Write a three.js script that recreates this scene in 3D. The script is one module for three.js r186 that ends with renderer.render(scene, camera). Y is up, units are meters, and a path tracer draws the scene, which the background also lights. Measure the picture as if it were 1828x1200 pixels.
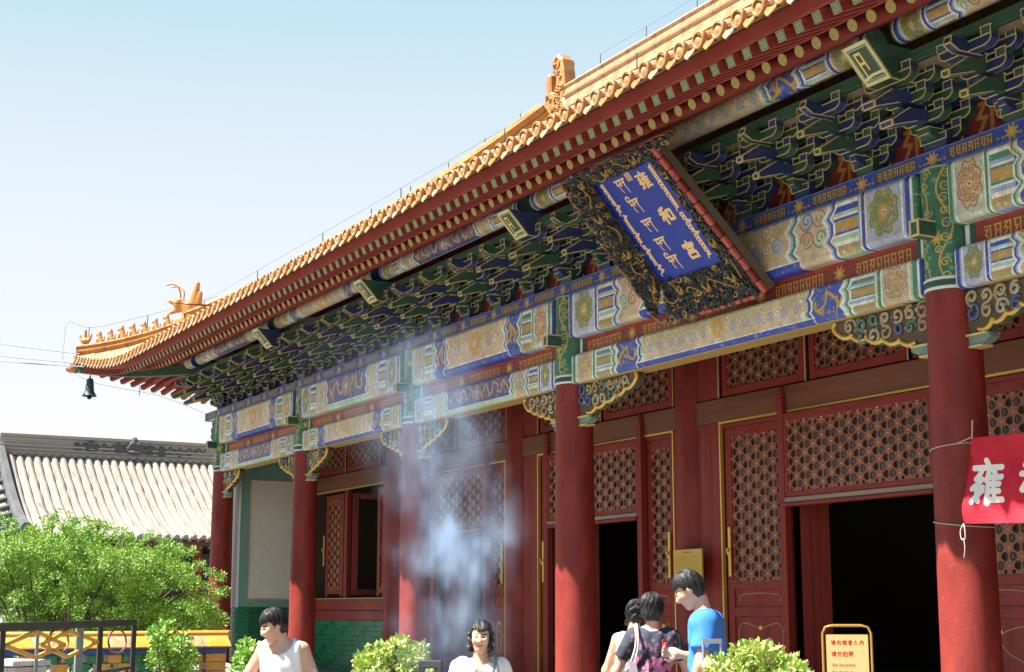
import * as THREE from 'three';
import { RoundedBoxGeometry } from 'three/addons/geometries/RoundedBoxGeometry.js';
import { mergeGeometries } from 'three/addons/utils/BufferGeometryUtils.js';
import { ImprovedNoise } from 'three/addons/math/ImprovedNoise.js';

// ---------------------------------------------------------------- camera, sky, sun, exposure
const scene = new THREE.Scene();
const EYE = new THREE.Vector3(12.949, 1.6, 9.841), FWD = new THREE.Vector3(-0.862, 0.178, -0.475).normalize(), FPX = 2689.26;
const camera = new THREE.PerspectiveCamera(25.1545, 1828 / 1200, 0.1, 400);
camera.position.copy(EYE);
camera.lookAt(EYE.clone().add(FWD));
const renderer = new THREE.WebGLRenderer({ antialias: true });
renderer.toneMapping = THREE.LinearToneMapping;
renderer.toneMappingExposure = 3.5;
renderer.shadowMap.enabled = true;

const SKY_GAIN = 0.302;
{
  const W = 256, H = 128, data = new Float32Array(W * H * 4);
  const stops = [[-90, .5, .48, .44], [-1, .62, .60, .58], [0, 1.02, .98, .99], [5, .97, .95, .98], [9, .89, .92, .97], [13, .82, .89, .95], [17, .73, .83, .92], [22.5, .53, .74, .87], [32, .31, .58, .83], [60, .21, .45, .76], [90, .18, .40, .72]];
  for (let y = 0; y < H; y++) {
    const el = ((y + .5) / H) * 180 - 90;
    let k = 0; while (k < stops.length - 2 && el > stops[k + 1][0]) k++;
    const a = stops[k], b = stops[k + 1], t = Math.min(1, Math.max(0, (el - a[0]) / (b[0] - a[0])));
    for (let x = 0; x < W; x++) for (let c = 0; c < 4; c++) data[(y * W + x) * 4 + c] = c === 3 ? 1 : (a[c + 1] + (b[c + 1] - a[c + 1]) * t) * SKY_GAIN;
  }
  const t = new THREE.DataTexture(data, W, H, THREE.RGBAFormat, THREE.FloatType);
  t.mapping = THREE.EquirectangularReflectionMapping; t.magFilter = t.minFilter = THREE.LinearFilter; t.needsUpdate = true;
  scene.background = t; scene.environment = t;
}
const sun = new THREE.DirectionalLight(new THREE.Color(1, .95, .87), 5);
sun.position.set(-10, 60.5, 34.8).multiplyScalar(0.6);
sun.target.position.set(0, 0, 0);
sun.castShadow = true; sun.shadow.radius = 1; sun.shadow.mapSize.set(4096, 4096);
Object.assign(sun.shadow.camera, { left: -40, right: 25, top: 30, bottom: -30, near: 1, far: 120 });
scene.add(sun, sun.target);

// ---------------------------------------------------------------- helpers
let seed_ = 12345;
const rnd = () => { seed_ = (seed_ * 1664525 + 1013904223) >>> 0; return seed_ / 4294967296; };
const rr = (a, b) => a + (b - a) * rnd();
const clamp = (x, a, b) => Math.min(b, Math.max(a, x)), mix = (a, b, t) => a + (b - a) * t, smooth = (a, b, x) => { const t = clamp((x - a) / (b - a), 0, 1); return t * t * (3 - 2 * t); };
const V = (x, y, z) => new THREE.Vector3(x, y, z);
// a pixel of the photograph is a direction; at() meets it with a plane that the thing touches, far() with a distance
const RIGHT = FWD.clone().cross(V(0, 1, 0)).normalize(), UP = RIGHT.clone().cross(FWD).normalize();
const ray = (u, v) => FWD.clone().addScaledVector(RIGHT, (u - 914) / FPX).addScaledVector(UP, (600 - v) / FPX);
const at = (u, v, ax, val) => { const d = ray(u, v); return EYE.clone().addScaledVector(d, (val - EYE[ax]) / d[ax]); };
const far = (u, v, depth) => EYE.clone().addScaledVector(ray(u, v), depth);

const taken = {};
const numbered = (n) => { const k = taken[n] = (taken[n] ?? -1) + 1; return k ? n + '_' + String(k).padStart(3, '0') : n; };
function tag(o, label, category, group, kind) { Object.assign(o.userData, { label, category }); if (group) o.userData.group = group; if (kind) o.userData.kind = kind; return o; }
function thing(name, label, category, p = [0, 0, 0], turn = 0, group) { const o = new THREE.Group(); o.name = numbered(name); o.position.set(...p); o.rotation.y = turn; scene.add(o); return tag(o, label, category, group); }
function part(name, geo, mat, parent, p) {
  const g = Array.isArray(geo) ? merge(geo) : geo;
  const o = new THREE.Mesh(g, mat); o.name = parent === scene ? numbered(name) : name; o.castShadow = o.receiveShadow = true; parent.add(o);
  if (p) o.position.set(...p);
  return o;
}
function group(name, parent, p = [0, 0, 0], ry = 0) { const o = new THREE.Group(); o.name = name; o.position.set(...p); o.rotation.y = ry; parent.add(o); return o; }
function struct(name, geo, mat) { const o = part(name, geo, mat, scene); o.userData.kind = 'structure'; return o; }
function stuff(o) { o.userData.kind = 'stuff'; return o; }
function merge(list) {
  const colored = list.some((g) => g.attributes.color);
  const gs = list.map((g) => {
    g = g.index ? g.toNonIndexed() : g;
    for (const n of Object.keys(g.attributes)) if (!['position', 'normal', 'uv', 'color'].includes(n)) g.deleteAttribute(n);
    if (!g.attributes.normal) g.computeVertexNormals();
    if (!g.attributes.uv) g.setAttribute('uv', new THREE.BufferAttribute(new Float32Array(g.attributes.position.count * 2), 2));
    if (colored && !g.attributes.color) g.setAttribute('color', new THREE.BufferAttribute(new Float32Array(g.attributes.position.count * 3).fill(1), 3));
    g.clearGroups();
    return g;
  });
  return mergeGeometries(gs, false);
}
const put = (g, x = 0, y = 0, z = 0) => g.translate(x, y, z);
const box = (w, h, d, x = 0, y = 0, z = 0) => put(new THREE.BoxGeometry(w, h, d), x, y, z);
const rbox = (w, h, d, r, x = 0, y = 0, z = 0, s = 1) => put(new RoundedBoxGeometry(w, h, d, s, Math.min(r, w / 2.01, h / 2.01, d / 2.01)), x, y, z);
const span = (x0, x1, y0, y1, z0, z1, r = 0) => (r ? rbox(x1 - x0, y1 - y0, z1 - z0, r) : box(x1 - x0, y1 - y0, z1 - z0)).translate((x0 + x1) / 2, (y0 + y1) / 2, (z0 + z1) / 2);
function rod(a, b, r0, r1 = r0, n = 6, open = false) {
  const d = b.clone().sub(a), g = new THREE.CylinderGeometry(r1, r0, d.length(), n, 1, open);
  g.applyQuaternion(new THREE.Quaternion().setFromUnitVectors(V(0, 1, 0), d.clone().normalize()));
  return g.translate((a.x + b.x) / 2, (a.y + b.y) / 2, (a.z + b.z) / 2);
}
function bar(a, b, w, h) { // box between two points, w across, h upright
  const d = b.clone().sub(a), L = d.length(), g = new THREE.BoxGeometry(w, h, L);
  const m = new THREE.Matrix4(), z = d.clone().normalize(), x = V(0, 1, 0).cross(z).normalize(), y = z.clone().cross(x);
  g.applyMatrix4(m.makeBasis(x, y, z));
  return g.translate((a.x + b.x) / 2, (a.y + b.y) / 2, (a.z + b.z) / 2);
}
const tube = (pts, r, n = 16, k = 5) => new THREE.TubeGeometry(new THREE.CatmullRomCurve3(pts), n, r, k, false);
const poly = (pts) => new THREE.Shape(pts.map(([x, y]) => new THREE.Vector2(x, y)));
const slab = (pts, depth, bevel = 0) => new THREE.ExtrudeGeometry(pts.getPoints ? pts : poly(pts), { depth: depth - 2 * bevel, bevelEnabled: bevel > 0, bevelThickness: bevel, bevelSize: bevel, bevelOffset: -bevel, bevelSegments: 1, curveSegments: 6 }).translate(0, 0, -depth / 2 + bevel);
const lathe = (pts, n = 20) => new THREE.LatheGeometry(pts.map(([x, y]) => new THREE.Vector2(x, y)), n);
function tint(g, c) { const col = c.isColor ? c : new THREE.Color(...c), n = g.attributes.position.count, a = new Float32Array(n * 3); for (let i = 0; i < n; i++) col.toArray(a, i * 3); g.setAttribute('color', new THREE.BufferAttribute(a, 3)); return g; }
function sheet(nu, nv, f) { // f(u,v) -> Vector3, uv in 0..1
  const p = [], uv = [], ix = [];
  for (let j = 0; j <= nv; j++) for (let i = 0; i <= nu; i++) { const q = f(i / nu, j / nv); p.push(q.x, q.y, q.z); uv.push(i / nu, j / nv); }
  for (let j = 0; j < nv; j++) for (let i = 0; i < nu; i++) { const a = j * (nu + 1) + i, b = a + 1, c = a + nu + 1, d = c + 1; ix.push(a, b, d, a, d, c); }
  const g = new THREE.BufferGeometry(); g.setAttribute('position', new THREE.Float32BufferAttribute(p, 3)); g.setAttribute('uv', new THREE.Float32BufferAttribute(uv, 2)); g.setIndex(ix); g.computeVertexNormals(); return g;
}
function sweep(path, profile, closed = false) { // profile [[across, up]] carried along a path that runs roughly level; across is to the right of the way
  const n = path.length, m = profile.length, p = [], ix = [];
  for (let i = 0; i < n; i++) {
    const t = path[Math.min(n - 1, i + 1)].clone().sub(path[Math.max(0, i - 1)]).normalize(), s = t.clone().cross(V(0, 1, 0)).normalize(), u = s.clone().cross(t);
    for (const [a, b] of profile) { const q = path[i].clone().addScaledVector(s, a).addScaledVector(u, b); p.push(q.x, q.y, q.z); }
  }
  for (let i = 0; i < n - 1; i++) for (let j = 0; j < m - (closed ? 0 : 1); j++) { const a = i * m + j, b = i * m + (j + 1) % m, c = a + m, d = b + m; ix.push(a, b, d, a, d, c); }
  if (closed) for (const o of [0, (n - 1) * m]) for (let j = 1; j < m - 1; j++) o ? ix.push(o, o + j + 1, o + j) : ix.push(o, o + j, o + j + 1);
  let g = new THREE.BufferGeometry(); g.setAttribute('position', new THREE.Float32BufferAttribute(p, 3)); g.setIndex(ix);
  g = g.toNonIndexed(); g.computeVertexNormals(); return g;
}
function mirrorX(g) { g = g.index ? g.toNonIndexed() : g; g.scale(-1, 1, 1); for (const n of Object.keys(g.attributes)) { const a = g.attributes[n], k = a.itemSize; for (let i = 0; i < a.count; i += 3) for (let c = 0; c < k; c++) { const t = a.array[i * k + c]; a.array[i * k + c] = a.array[(i + 1) * k + c]; a.array[(i + 1) * k + c] = t; } } g.computeVertexNormals(); return g; }
// surface nets: meshes f(x,y,z) < 0 inside the box lo..hi with cells of size c
function nets(f, lo, hi, c) {
  const nx = Math.ceil((hi[0] - lo[0]) / c) + 1, ny = Math.ceil((hi[1] - lo[1]) / c) + 1, nz = Math.ceil((hi[2] - lo[2]) / c) + 1;
  const s = new Float32Array(nx * ny * nz), id = (i, j, k) => i + nx * (j + ny * k);
  for (let k = 0; k < nz; k++) for (let j = 0; j < ny; j++) for (let i = 0; i < nx; i++) s[id(i, j, k)] = f(lo[0] + i * c, lo[1] + j * c, lo[2] + k * c);
  const vi = new Int32Array(nx * ny * nz).fill(-1), p = [], ix = [];
  const E = [[0, 1], [0, 2], [0, 4], [1, 3], [1, 5], [2, 3], [2, 6], [3, 7], [4, 5], [4, 6], [5, 7], [6, 7]];
  for (let k = 0; k < nz - 1; k++) for (let j = 0; j < ny - 1; j++) for (let i = 0; i < nx - 1; i++) {
    const v = [0, 1, 2, 3, 4, 5, 6, 7].map((b) => s[id(i + (b & 1), j + ((b >> 1) & 1), k + (b >> 2))]);
    let mask = 0; for (let b = 0; b < 8; b++) if (v[b] < 0) mask |= 1 << b;
    if (mask === 0 || mask === 255) continue;
    let x = 0, y = 0, z = 0, n = 0;
    for (const [a, b] of E) if ((v[a] < 0) !== (v[b] < 0)) { const t = v[a] / (v[a] - v[b]); x += mix(a & 1, b & 1, t); y += mix((a >> 1) & 1, (b >> 1) & 1, t); z += mix(a >> 2, b >> 2, t); n++; }
    vi[id(i, j, k)] = p.length / 3; p.push(lo[0] + (i + x / n) * c, lo[1] + (j + y / n) * c, lo[2] + (k + z / n) * c);
  }
  const quad = (a, b, d, e, flip) => { if (a < 0 || b < 0 || d < 0 || e < 0) return; flip ? ix.push(a, d, b, b, d, e) : ix.push(a, b, d, b, e, d); };
  for (let k = 1; k < nz - 1; k++) for (let j = 1; j < ny - 1; j++) for (let i = 1; i < nx - 1; i++) {
    const a = s[id(i, j, k)] < 0;
    if (a !== (s[id(i + 1, j, k)] < 0)) quad(vi[id(i, j - 1, k - 1)], vi[id(i, j, k - 1)], vi[id(i, j - 1, k)], vi[id(i, j, k)], !a);
    if (a !== (s[id(i, j + 1, k)] < 0)) quad(vi[id(i - 1, j, k - 1)], vi[id(i, j, k - 1)], vi[id(i - 1, j, k)], vi[id(i, j, k)], a);
    if (a !== (s[id(i, j, k + 1)] < 0)) quad(vi[id(i - 1, j - 1, k)], vi[id(i, j - 1, k)], vi[id(i - 1, j, k)], vi[id(i, j, k)], !a);
  }
  const g = new THREE.BufferGeometry(); g.setAttribute('position', new THREE.Float32BufferAttribute(p, 3)); g.setIndex(ix);
  g.setAttribute('uv', new THREE.Float32BufferAttribute(new Float32Array(p.length / 3 * 2), 2)); g.computeVertexNormals(); return g;
}
const smin = (a, b, k) => { const h = Math.max(k - Math.abs(a - b), 0) / k; return Math.min(a, b) - h * h * k * .25; };
function cone_(a, b, ra, rb) { // tapered capsule as a distance function
  const dx = b[0] - a[0], dy = b[1] - a[1], dz = b[2] - a[2], l2 = dx * dx + dy * dy + dz * dz || 1e-9;
  return (x, y, z) => { const px = x - a[0], py = y - a[1], pz = z - a[2], t = clamp((px * dx + py * dy + pz * dz) / l2, 0, 1), qx = px - dx * t, qy = py - dy * t, qz = pz - dz * t; return Math.sqrt(qx * qx + qy * qy + qz * qz) - (ra + (rb - ra) * t); };
}
const ball_ = (c, r) => (x, y, z) => { const a = (x - c[0]) / r[0], b = (y - c[1]) / r[1], d = (z - c[2]) / r[2], k = Math.sqrt(a * a + b * b + d * d); return (k - 1) * Math.min(r[0], r[1], r[2]); };
const blend = (list, k) => (x, y, z) => { let d = 1e3; for (const f of list) d = smin(d, f(x, y, z), k); return d; };

// ---------------------------------------------------------------- textures
const canvas = (w, h) => { const c = document.createElement('canvas'); c.width = Math.round(w); c.height = Math.round(h); return c; };
function canvasTex(c, srgb = true) { const t = new THREE.CanvasTexture(c); if (srgb) t.colorSpace = THREE.SRGBColorSpace; t.wrapS = t.wrapT = THREE.RepeatWrapping; t.magFilter = THREE.LinearFilter; return t; }
function valueNoise(n, cells, s0) { // tileable value noise 0..1
  let s = s0; const r = () => { s = (s * 1103515245 + 12345) & 0x7fffffff; return s / 0x7fffffff; };
  const g = Array.from({ length: cells * cells }, r), out = new Float32Array(n * n);
  for (let y = 0; y < n; y++) for (let x = 0; x < n; x++) {
    const fx = x / n * cells, fy = y / n * cells, i = Math.floor(fx), j = Math.floor(fy), u = fx - i, v = fy - j, a = u * u * (3 - 2 * u), b = v * v * (3 - 2 * v), q = (p, o) => g[((o % cells) * cells) + (p % cells)];
    out[y * n + x] = mix(mix(q(i, j), q(i + 1, j), a), mix(q(i, j + 1), q(i + 1, j + 1), a), b);
  }
  return out;
}
function fbm(n, cells, oct, s0) { const out = new Float32Array(n * n); let a = .5, tot = 0; for (let o = 0; o < oct; o++, cells *= 2, a *= .5) { const g = valueNoise(n, cells, s0 + o * 77); for (let i = 0; i < out.length; i++) out[i] += g[i] * a; tot += a; } return out.map((x) => x / tot); }
const lin2s = (x) => 255 * (x <= .0031308 ? x * 12.92 : 1.055 * Math.pow(x, 1 / 2.4) - .055);
function mapTex(n, f, srgb = true, rep = 1) { // f(i) -> [r,g,b] linear albedo (or data 0..1)
  const d = new Uint8Array(n * n * 4);
  for (let i = 0; i < n * n; i++) { const c = f(i, (i % n) / n, Math.floor(i / n) / n); for (let k = 0; k < 3; k++) d[i * 4 + k] = clamp(srgb ? lin2s(c[k]) : c[k] * 255, 0, 255); d[i * 4 + 3] = 255; }
  const t = new THREE.DataTexture(d, n, n, THREE.RGBAFormat); if (srgb) t.colorSpace = THREE.SRGBColorSpace; t.wrapS = t.wrapT = THREE.RepeatWrapping; t.magFilter = THREE.LinearFilter; t.minFilter = THREE.LinearMipmapLinearFilter; t.repeat.set(rep, rep); t.needsUpdate = true; return t;
}
const N1 = fbm(256, 4, 6, 11), N2 = fbm(256, 16, 4, 23), N3 = fbm(256, 64, 2, 37);
const bumpFine = mapTex(256, (i) => { const v = N2[i] * .5 + N3[i] * .5; return [v, v, v]; }, false), bumpCoarse = mapTex(256, (i) => [N1[i], N1[i], N1[i]], false);
const col3 = (a, b, t) => [0, 1, 2].map((k) => mix(a[k], b[k], t));
// a weathered paint: two tones by coarse noise, specks of a third
function paint(a, b, c, speck, rough, bump = .001, extra = {}) {
  const map = mapTex(256, (i) => { let v = col3(a, b, clamp((N1[i] - .3) * 2.2, 0, 1)); v = col3(v, v.map((x) => x * .75), N3[i] * .6); if (N2[i] * .6 + N3[i] * .4 > speck) v = c; return v; });
  return new THREE.MeshStandardMaterial({ map, roughness: rough, bumpMap: bumpFine, bumpScale: bump, ...extra });
}
function uvMetres(g, scale = 1) { // box-projected uv in metres, for surfaces without a uv of their own
  g = g.index ? g.toNonIndexed() : g; const p = g.attributes.position, n = g.attributes.normal, uv = new Float32Array(p.count * 2);
  for (let i = 0; i < p.count; i += 3) {
    let ax = 0, ay = 0, az = 0; for (let k = 0; k < 3; k++) { ax += Math.abs(n.getX(i + k)); ay += Math.abs(n.getY(i + k)); az += Math.abs(n.getZ(i + k)); }
    for (let k = i; k < i + 3; k++) { const x = p.getX(k) * scale, y = p.getY(k) * scale, z = p.getZ(k) * scale, [u, v] = ax >= ay && ax >= az ? [z, y] : ay >= az ? [x, z] : [x, y]; uv[k * 2] = u; uv[k * 2 + 1] = v; }
  }
  g.setAttribute('uv', new THREE.BufferAttribute(uv, 2)); return g;
}
const flat = (r, g, b, rough = .7, extra = {}) => new THREE.MeshStandardMaterial({ color: new THREE.Color(r, g, b), roughness: rough, ...extra });

// ---------------------------------------------------------------- painted decoration (flat print on the beams)
const GOLD = '#c79a3a', BLUE = '#2c47a8', PALEB = '#93a9d2', GREEN = '#3f846c', PALEG = '#a5c9ae', WHITE = '#e6e6d8', RED = '#9c3226', TAN = '#c6b48e', PINK = '#cdb89a', OCHRE = '#a8925c';
function spiral(c, x, y, r, turns, dir, color, lw) {
  c.strokeStyle = color; c.lineWidth = lw; c.lineCap = 'round'; c.beginPath();
  for (let i = 0; i <= 24; i++) { const t = i / 24, a = dir * t * turns * 6.283, q = r * (1 - t * .85); c[i ? 'lineTo' : 'moveTo'](x + Math.cos(a) * q, y + Math.sin(a) * q); }
  c.stroke();
}
function lobed(c, x, y, rx, ry, n, depth) { c.beginPath(); for (let i = 0; i <= 72; i++) { const a = i / 72 * 6.2832, k = 1 - depth * (.5 + .5 * Math.cos(a * n)); c[i ? 'lineTo' : 'moveTo'](x + Math.cos(a) * rx * k, y + Math.sin(a) * ry * k); } c.closePath(); }
function medallion(c, x, y, rx, ry, fill, line, mid) {
  lobed(c, x, y, rx, ry, 8, .16); c.fillStyle = fill; c.fill(); c.strokeStyle = line; c.lineWidth = ry * .07; c.stroke();
  for (let k = 0; k < 8; k++) { const a = k * .7854 + .39; spiral(c, x + Math.cos(a) * rx * .58, y + Math.sin(a) * ry * .58, ry * .2, 1.4, k % 2 ? 1 : -1, line, ry * .06); }
  lobed(c, x, y, rx * .36, ry * .36, 10, .3); c.fillStyle = mid; c.fill();
  c.fillStyle = WHITE; c.beginPath(); c.arc(x, y, ry * .12, 0, 7); c.fill(); c.fillStyle = BLUE; c.beginPath(); c.arc(x, y, ry * .06, 0, 7); c.fill();
}
function scrolls(c, x0, x1, h, cols, line) {
  const r = h * .19; let k = 0;
  for (let x = x0 + r; x < x1 - r * .4; x += r * 1.75) for (let y = h * .2; y < h * .8; y += r * 1.9) { c.fillStyle = cols[k++ % cols.length]; c.beginPath(); c.arc(x + rr(-2, 2), y, r * .8, 0, 7); c.fill(); spiral(c, x, y, r, 1.6, rnd() < .5 ? 1 : -1, line, h * .025); spiral(c, x, y, r * .62, 1.2, rnd() < .5 ? 1 : -1, WHITE, h * .012); }
}
function dragon(c, x0, x1, h, col) {
  c.strokeStyle = col; c.lineCap = 'round'; c.lineWidth = h * .085; c.beginPath();
  const n = 40, w = x1 - x0, k = Math.max(1.5, w / h * 1.3); for (let i = 0; i <= n; i++) { const t = i / n; c[i ? 'lineTo' : 'moveTo'](x0 + w * (.08 + .84 * t) + Math.sin(t * k * 9) * h * .08, h * (.46 + .22 * Math.sin(t * k * 5.3))); } c.stroke();
  c.fillStyle = col; for (let i = 0; i < w / h * 9; i++) { c.beginPath(); c.ellipse(x0 + w * rr(.05, .95), h * rr(.12, .82), h * rr(.02, .06), h * rr(.015, .04), rr(0, 3), 0, 7); c.fill(); }
  for (let i = 0; i < w / h * 3; i++) spiral(c, x0 + w * rr(.1, .9), h * rr(.15, .8), h * .07, 1.2, rnd() < .5 ? 1 : -1, col, h * .03);
}
function sigma(c, x, h, w, cols) {
  const P = [[0, 0], [0, .14], [.55, .3], [.2, .42], [.2, .58], [.55, .7], [0, .86], [0, 1.02]];
  cols.forEach((col, i) => { c.strokeStyle = col; c.lineWidth = w / cols.length * 1.15; c.lineJoin = 'miter'; c.lineCap = 'butt'; c.beginPath(); P.forEach(([a, b], j) => c[j ? 'lineTo' : 'moveTo'](x + a * h * .3 + (i + .5) * w / cols.length, b * h)); c.stroke(); });
}
function bandsAt(c, x, h, list) { for (const [w, col] of list) { c.fillStyle = col; c.fillRect(x, 0, w + .6, h); x += w; } return x; }
function mottle(c, w, h) { const d = c.getImageData(0, 0, w, h), a = d.data; for (let y = 0; y < h; y++) for (let x = 0; x < w; x++) { const i = (y * w + x) * 4, n = (y % 256) * 256 + (x % 256), q = (y * 3 % 256) * 256 + (x * 3 % 256), t = .86 + .3 * N1[n] + (N3[q] - .5) * .36, o = clamp((N2[n] - .46) * 2, 0, .4); for (let k = 0; k < 3; k++) a[i + k] = clamp(mix(a[i + k], [150, 128, 84][k], o * .55) * t, 0, 255); } c.putImageData(d, 0, 0); }
function weather(c, w, h, amount) { for (let i = 0; i < w * h * amount; i++) { c.fillStyle = rnd() < .5 ? 'rgba(60,45,25,' + rr(.05, .22) + ')' : 'rgba(240,230,205,' + rr(.05, .25) + ')'; c.fillRect(rr(0, w), rr(0, h), rr(1, 3), rr(1, 3)); } }
// one painted beam face: W x H metres; s = 0 or 1 picks the colour order; field and centre name their motifs
function beamFace(W, H, s, field, centre, ppm = 220, tones = {}) {
  const cv = canvas(Math.min(2048, W * ppm), Math.max(48, H * ppm)), w = cv.width, h = cv.height, c = cv.getContext('2d'), m = w / W, A = s ? GREEN : BLUE, B = s ? BLUE : GREEN, pA = s ? PALEG : PALEB, pB = s ? PALEB : PALEG;
  c.fillStyle = TAN; c.fillRect(0, 0, w, h);
  const k = clamp(W / 6, .68, 1), half = w / 2;
  for (const side of [0, 1]) {
    c.save(); if (side) { c.translate(w, 0); c.scale(-1, 1); }
    let x = bandsAt(c, 0, h, [[.03 * m * k, B], [.028 * m * k, WHITE], [.06 * m * k, A], [.03 * m * k, pA], [.028 * m * k, WHITE]]);
    const bw = Math.max(.34, H * .8) * m * k; c.fillStyle = tones.box ?? (s ? '#b9bfae' : '#a9b4c8'); c.fillRect(x, 0, bw, h);
    for (let i = 0; i < bw * h / 40; i++) { c.fillStyle = rnd() < .5 ? 'rgba(90,110,150,.5)' : 'rgba(225,225,210,.6)'; c.fillRect(x + rr(0, bw), rr(0, h), 2, 2); }
    medallion(c, x + bw / 2, h * .47, bw * .44, h * .4, s ? '#c4b08c' : '#8f9468', s ? '#a3714c' : '#6f7d48', GOLD); x += bw;
    x = bandsAt(c, x, h, [[.022 * m * k, WHITE], [.045 * m * k, A], [.022 * m * k, WHITE], [.018 * m * k, pA]]);
    const dw = .3 * m * k; c.fillStyle = pB; c.fillRect(x, 0, dw + .2 * h, h);
    for (const [y0, y1, col] of [[.06, .14, WHITE], [.14, .24, A], [.3, .66, WHITE], [.34, .62, A], [.38, .58, OCHRE], [.74, .82, WHITE], [.82, .98, OCHRE]]) { c.fillStyle = col; c.fillRect(x, y0 * h, dw + .12 * h, (y1 - y0) * h); }
    c.fillStyle = GOLD; lobed(c, x + dw * .5, h * .48, dw * .26, h * .08, 6, .4); c.fill(); x += dw;
    const fw = .56 * m * k; c.fillStyle = field === 'dragon' ? '#3d56ae' : PINK; c.fillRect(x + .1 * h, 0, fw + .2 * h, h);
    field === 'dragon' ? dragon(c, x + .25 * h, x + fw + .1 * h, h, GOLD) : scrolls(c, x + .25 * h, x + fw + .1 * h, h, [TAN, PALEG, PALEB, '#c3a47c'], '#8d7048');
    sigma(c, x, h, .13 * m * k, [WHITE, A, pA, WHITE]); x += fw;
    c.fillStyle = centre === 'dragon' ? '#4a4f8e' : PINK; c.fillRect(x + .08 * m * k, 0, half - x, h);
    sigma(c, x, h, .15 * m * k, [WHITE, B, pA, WHITE]); c.restore();
    if (side) {
      const x0 = x + .34 * h, x1 = w - x0; if (centre === 'dragon') { dragon(c, x0, half, h * .9, GOLD); dragon(c, half, x1, h * .9, GOLD); } else { scrolls(c, x0, half - h * .3, h * .86, [TAN, '#d8c6a4', '#b9b48c', PALEB], OCHRE); scrolls(c, half + h * .3, x1, h * .86, [TAN, '#d8c6a4', '#b9b48c', PALEB], OCHRE); }
      medallion(c, half, h * .42, h * .3, h * .3, centre === 'dragon' ? '#7b6fa5' : '#d6a544', GOLD, '#b5bdd6');
      c.fillStyle = WHITE; c.fillRect(x0 - .3 * h, h * .83, x1 - x0 + .6 * h, h * .04); c.fillStyle = centre === 'dragon' ? PALEG : BLUE; c.fillRect(x0 - .3 * h, h * .87, x1 - x0 + .6 * h, h * .13);
    }
  }
  for (let i = 0; i < w * h * .0028; i++) { c.strokeStyle = rnd() < .6 ? 'rgba(205,165,80,.75)' : 'rgba(235,228,200,.6)'; c.lineWidth = 1.6; c.beginPath(); c.arc(rr(0, w), rr(0, h), rr(1.5, 4), rr(0, 6), rr(0, 6) + 3); c.stroke(); }
  weather(c, w, h, .018); mottle(c, w, h);
  return canvasTex(cv);
}
function lantsa(c, x, y, w, h, col) {
  c.strokeStyle = col; c.fillStyle = col; c.lineWidth = w * .2; c.lineCap = 'butt'; c.beginPath(); c.moveTo(x, y + h * .06); c.lineTo(x + w, y + h * .06); const k = Math.floor(rr(0, 4));
  c.moveTo(x + w * .85, y); c.lineTo(x + w * .85, y + h);
  if (k === 0) { c.moveTo(x + w * .1, y + h * .3); c.lineTo(x + w * .55, y + h * .3); c.lineTo(x + w * .2, y + h * .62); c.lineTo(x + w * .6, y + h * .9); }
  if (k === 1) { c.moveTo(x + w * .2, y); c.lineTo(x + w * .2, y + h * .55); c.lineTo(x + w * .6, y + h * .55); c.moveTo(x + w * .45, y + h * .6); c.lineTo(x + w * .15, y + h); }
  if (k === 2) { c.moveTo(x + w * .5, y + h * .08); c.lineTo(x + w * .15, y + h * .45); c.lineTo(x + w * .55, y + h * .5); c.lineTo(x + w * .15, y + h * .95); }
  if (k === 3) { c.moveTo(x + w * .25, y + h * .1); c.lineTo(x + w * .25, y + h); c.moveTo(x + w * .25, y + h * .5); c.lineTo(x + w * .8, y + h * .5); }
  c.stroke();
}
function star(c, x, y, r, col, mid) { c.fillStyle = col; lobed(c, x, y, r, r, 8, .55); c.fill(); c.beginPath(); c.arc(x, y, r * .58, 0, 7); c.fill(); c.fillStyle = mid; c.beginPath(); c.arc(x, y, r * .3, 0, 7); c.fill(); }
// running script on blue: one period per bracket set, flower under the set
const scriptBlue = (() => { const cv = canvas(280, 54), c = cv.getContext('2d'); c.fillStyle = '#24409c'; c.fillRect(0, 0, 280, 54); c.fillStyle = '#5571bd'; c.fillRect(0, 0, 280, 4); c.fillRect(0, 50, 280, 4);
  c.fillStyle = '#3a3f52'; c.fillRect(58, 9, 164, 36); for (let i = 0; i < 7; i++) lantsa(c, 64 + i * 22, 12, 18, 30, '#b8913f'); for (const x of [0, 280]) { star(c, x, 27, 26, '#b3924a', '#c9a53f'); } c.fillStyle = '#9a8246'; for (const x of [30, 46, 234, 250]) { c.beginPath(); c.arc(x, 27 + (x % 4 ? 9 : -9), 5, 0, 7); c.fill(); } weather(c, 280, 54, .03); mottle(c, 280, 54); return canvasTex(cv); })();
const scriptRed = (() => { const cv = canvas(330, 56), c = cv.getContext('2d'); c.fillStyle = '#7c2c1e'; c.fillRect(0, 0, 330, 56); c.fillStyle = '#a8342a'; c.fillRect(0, 0, 330, 9); for (let i = 0; i < 8; i++) lantsa(c, 62 + i * 26, 16, 21, 33, '#c08a35'); for (const x of [0, 330]) star(c, x, 31, 24, '#bd8c33', '#d8b04a'); weather(c, 330, 56, .03); mottle(c, 330, 56); return canvasTex(cv); })();
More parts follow.
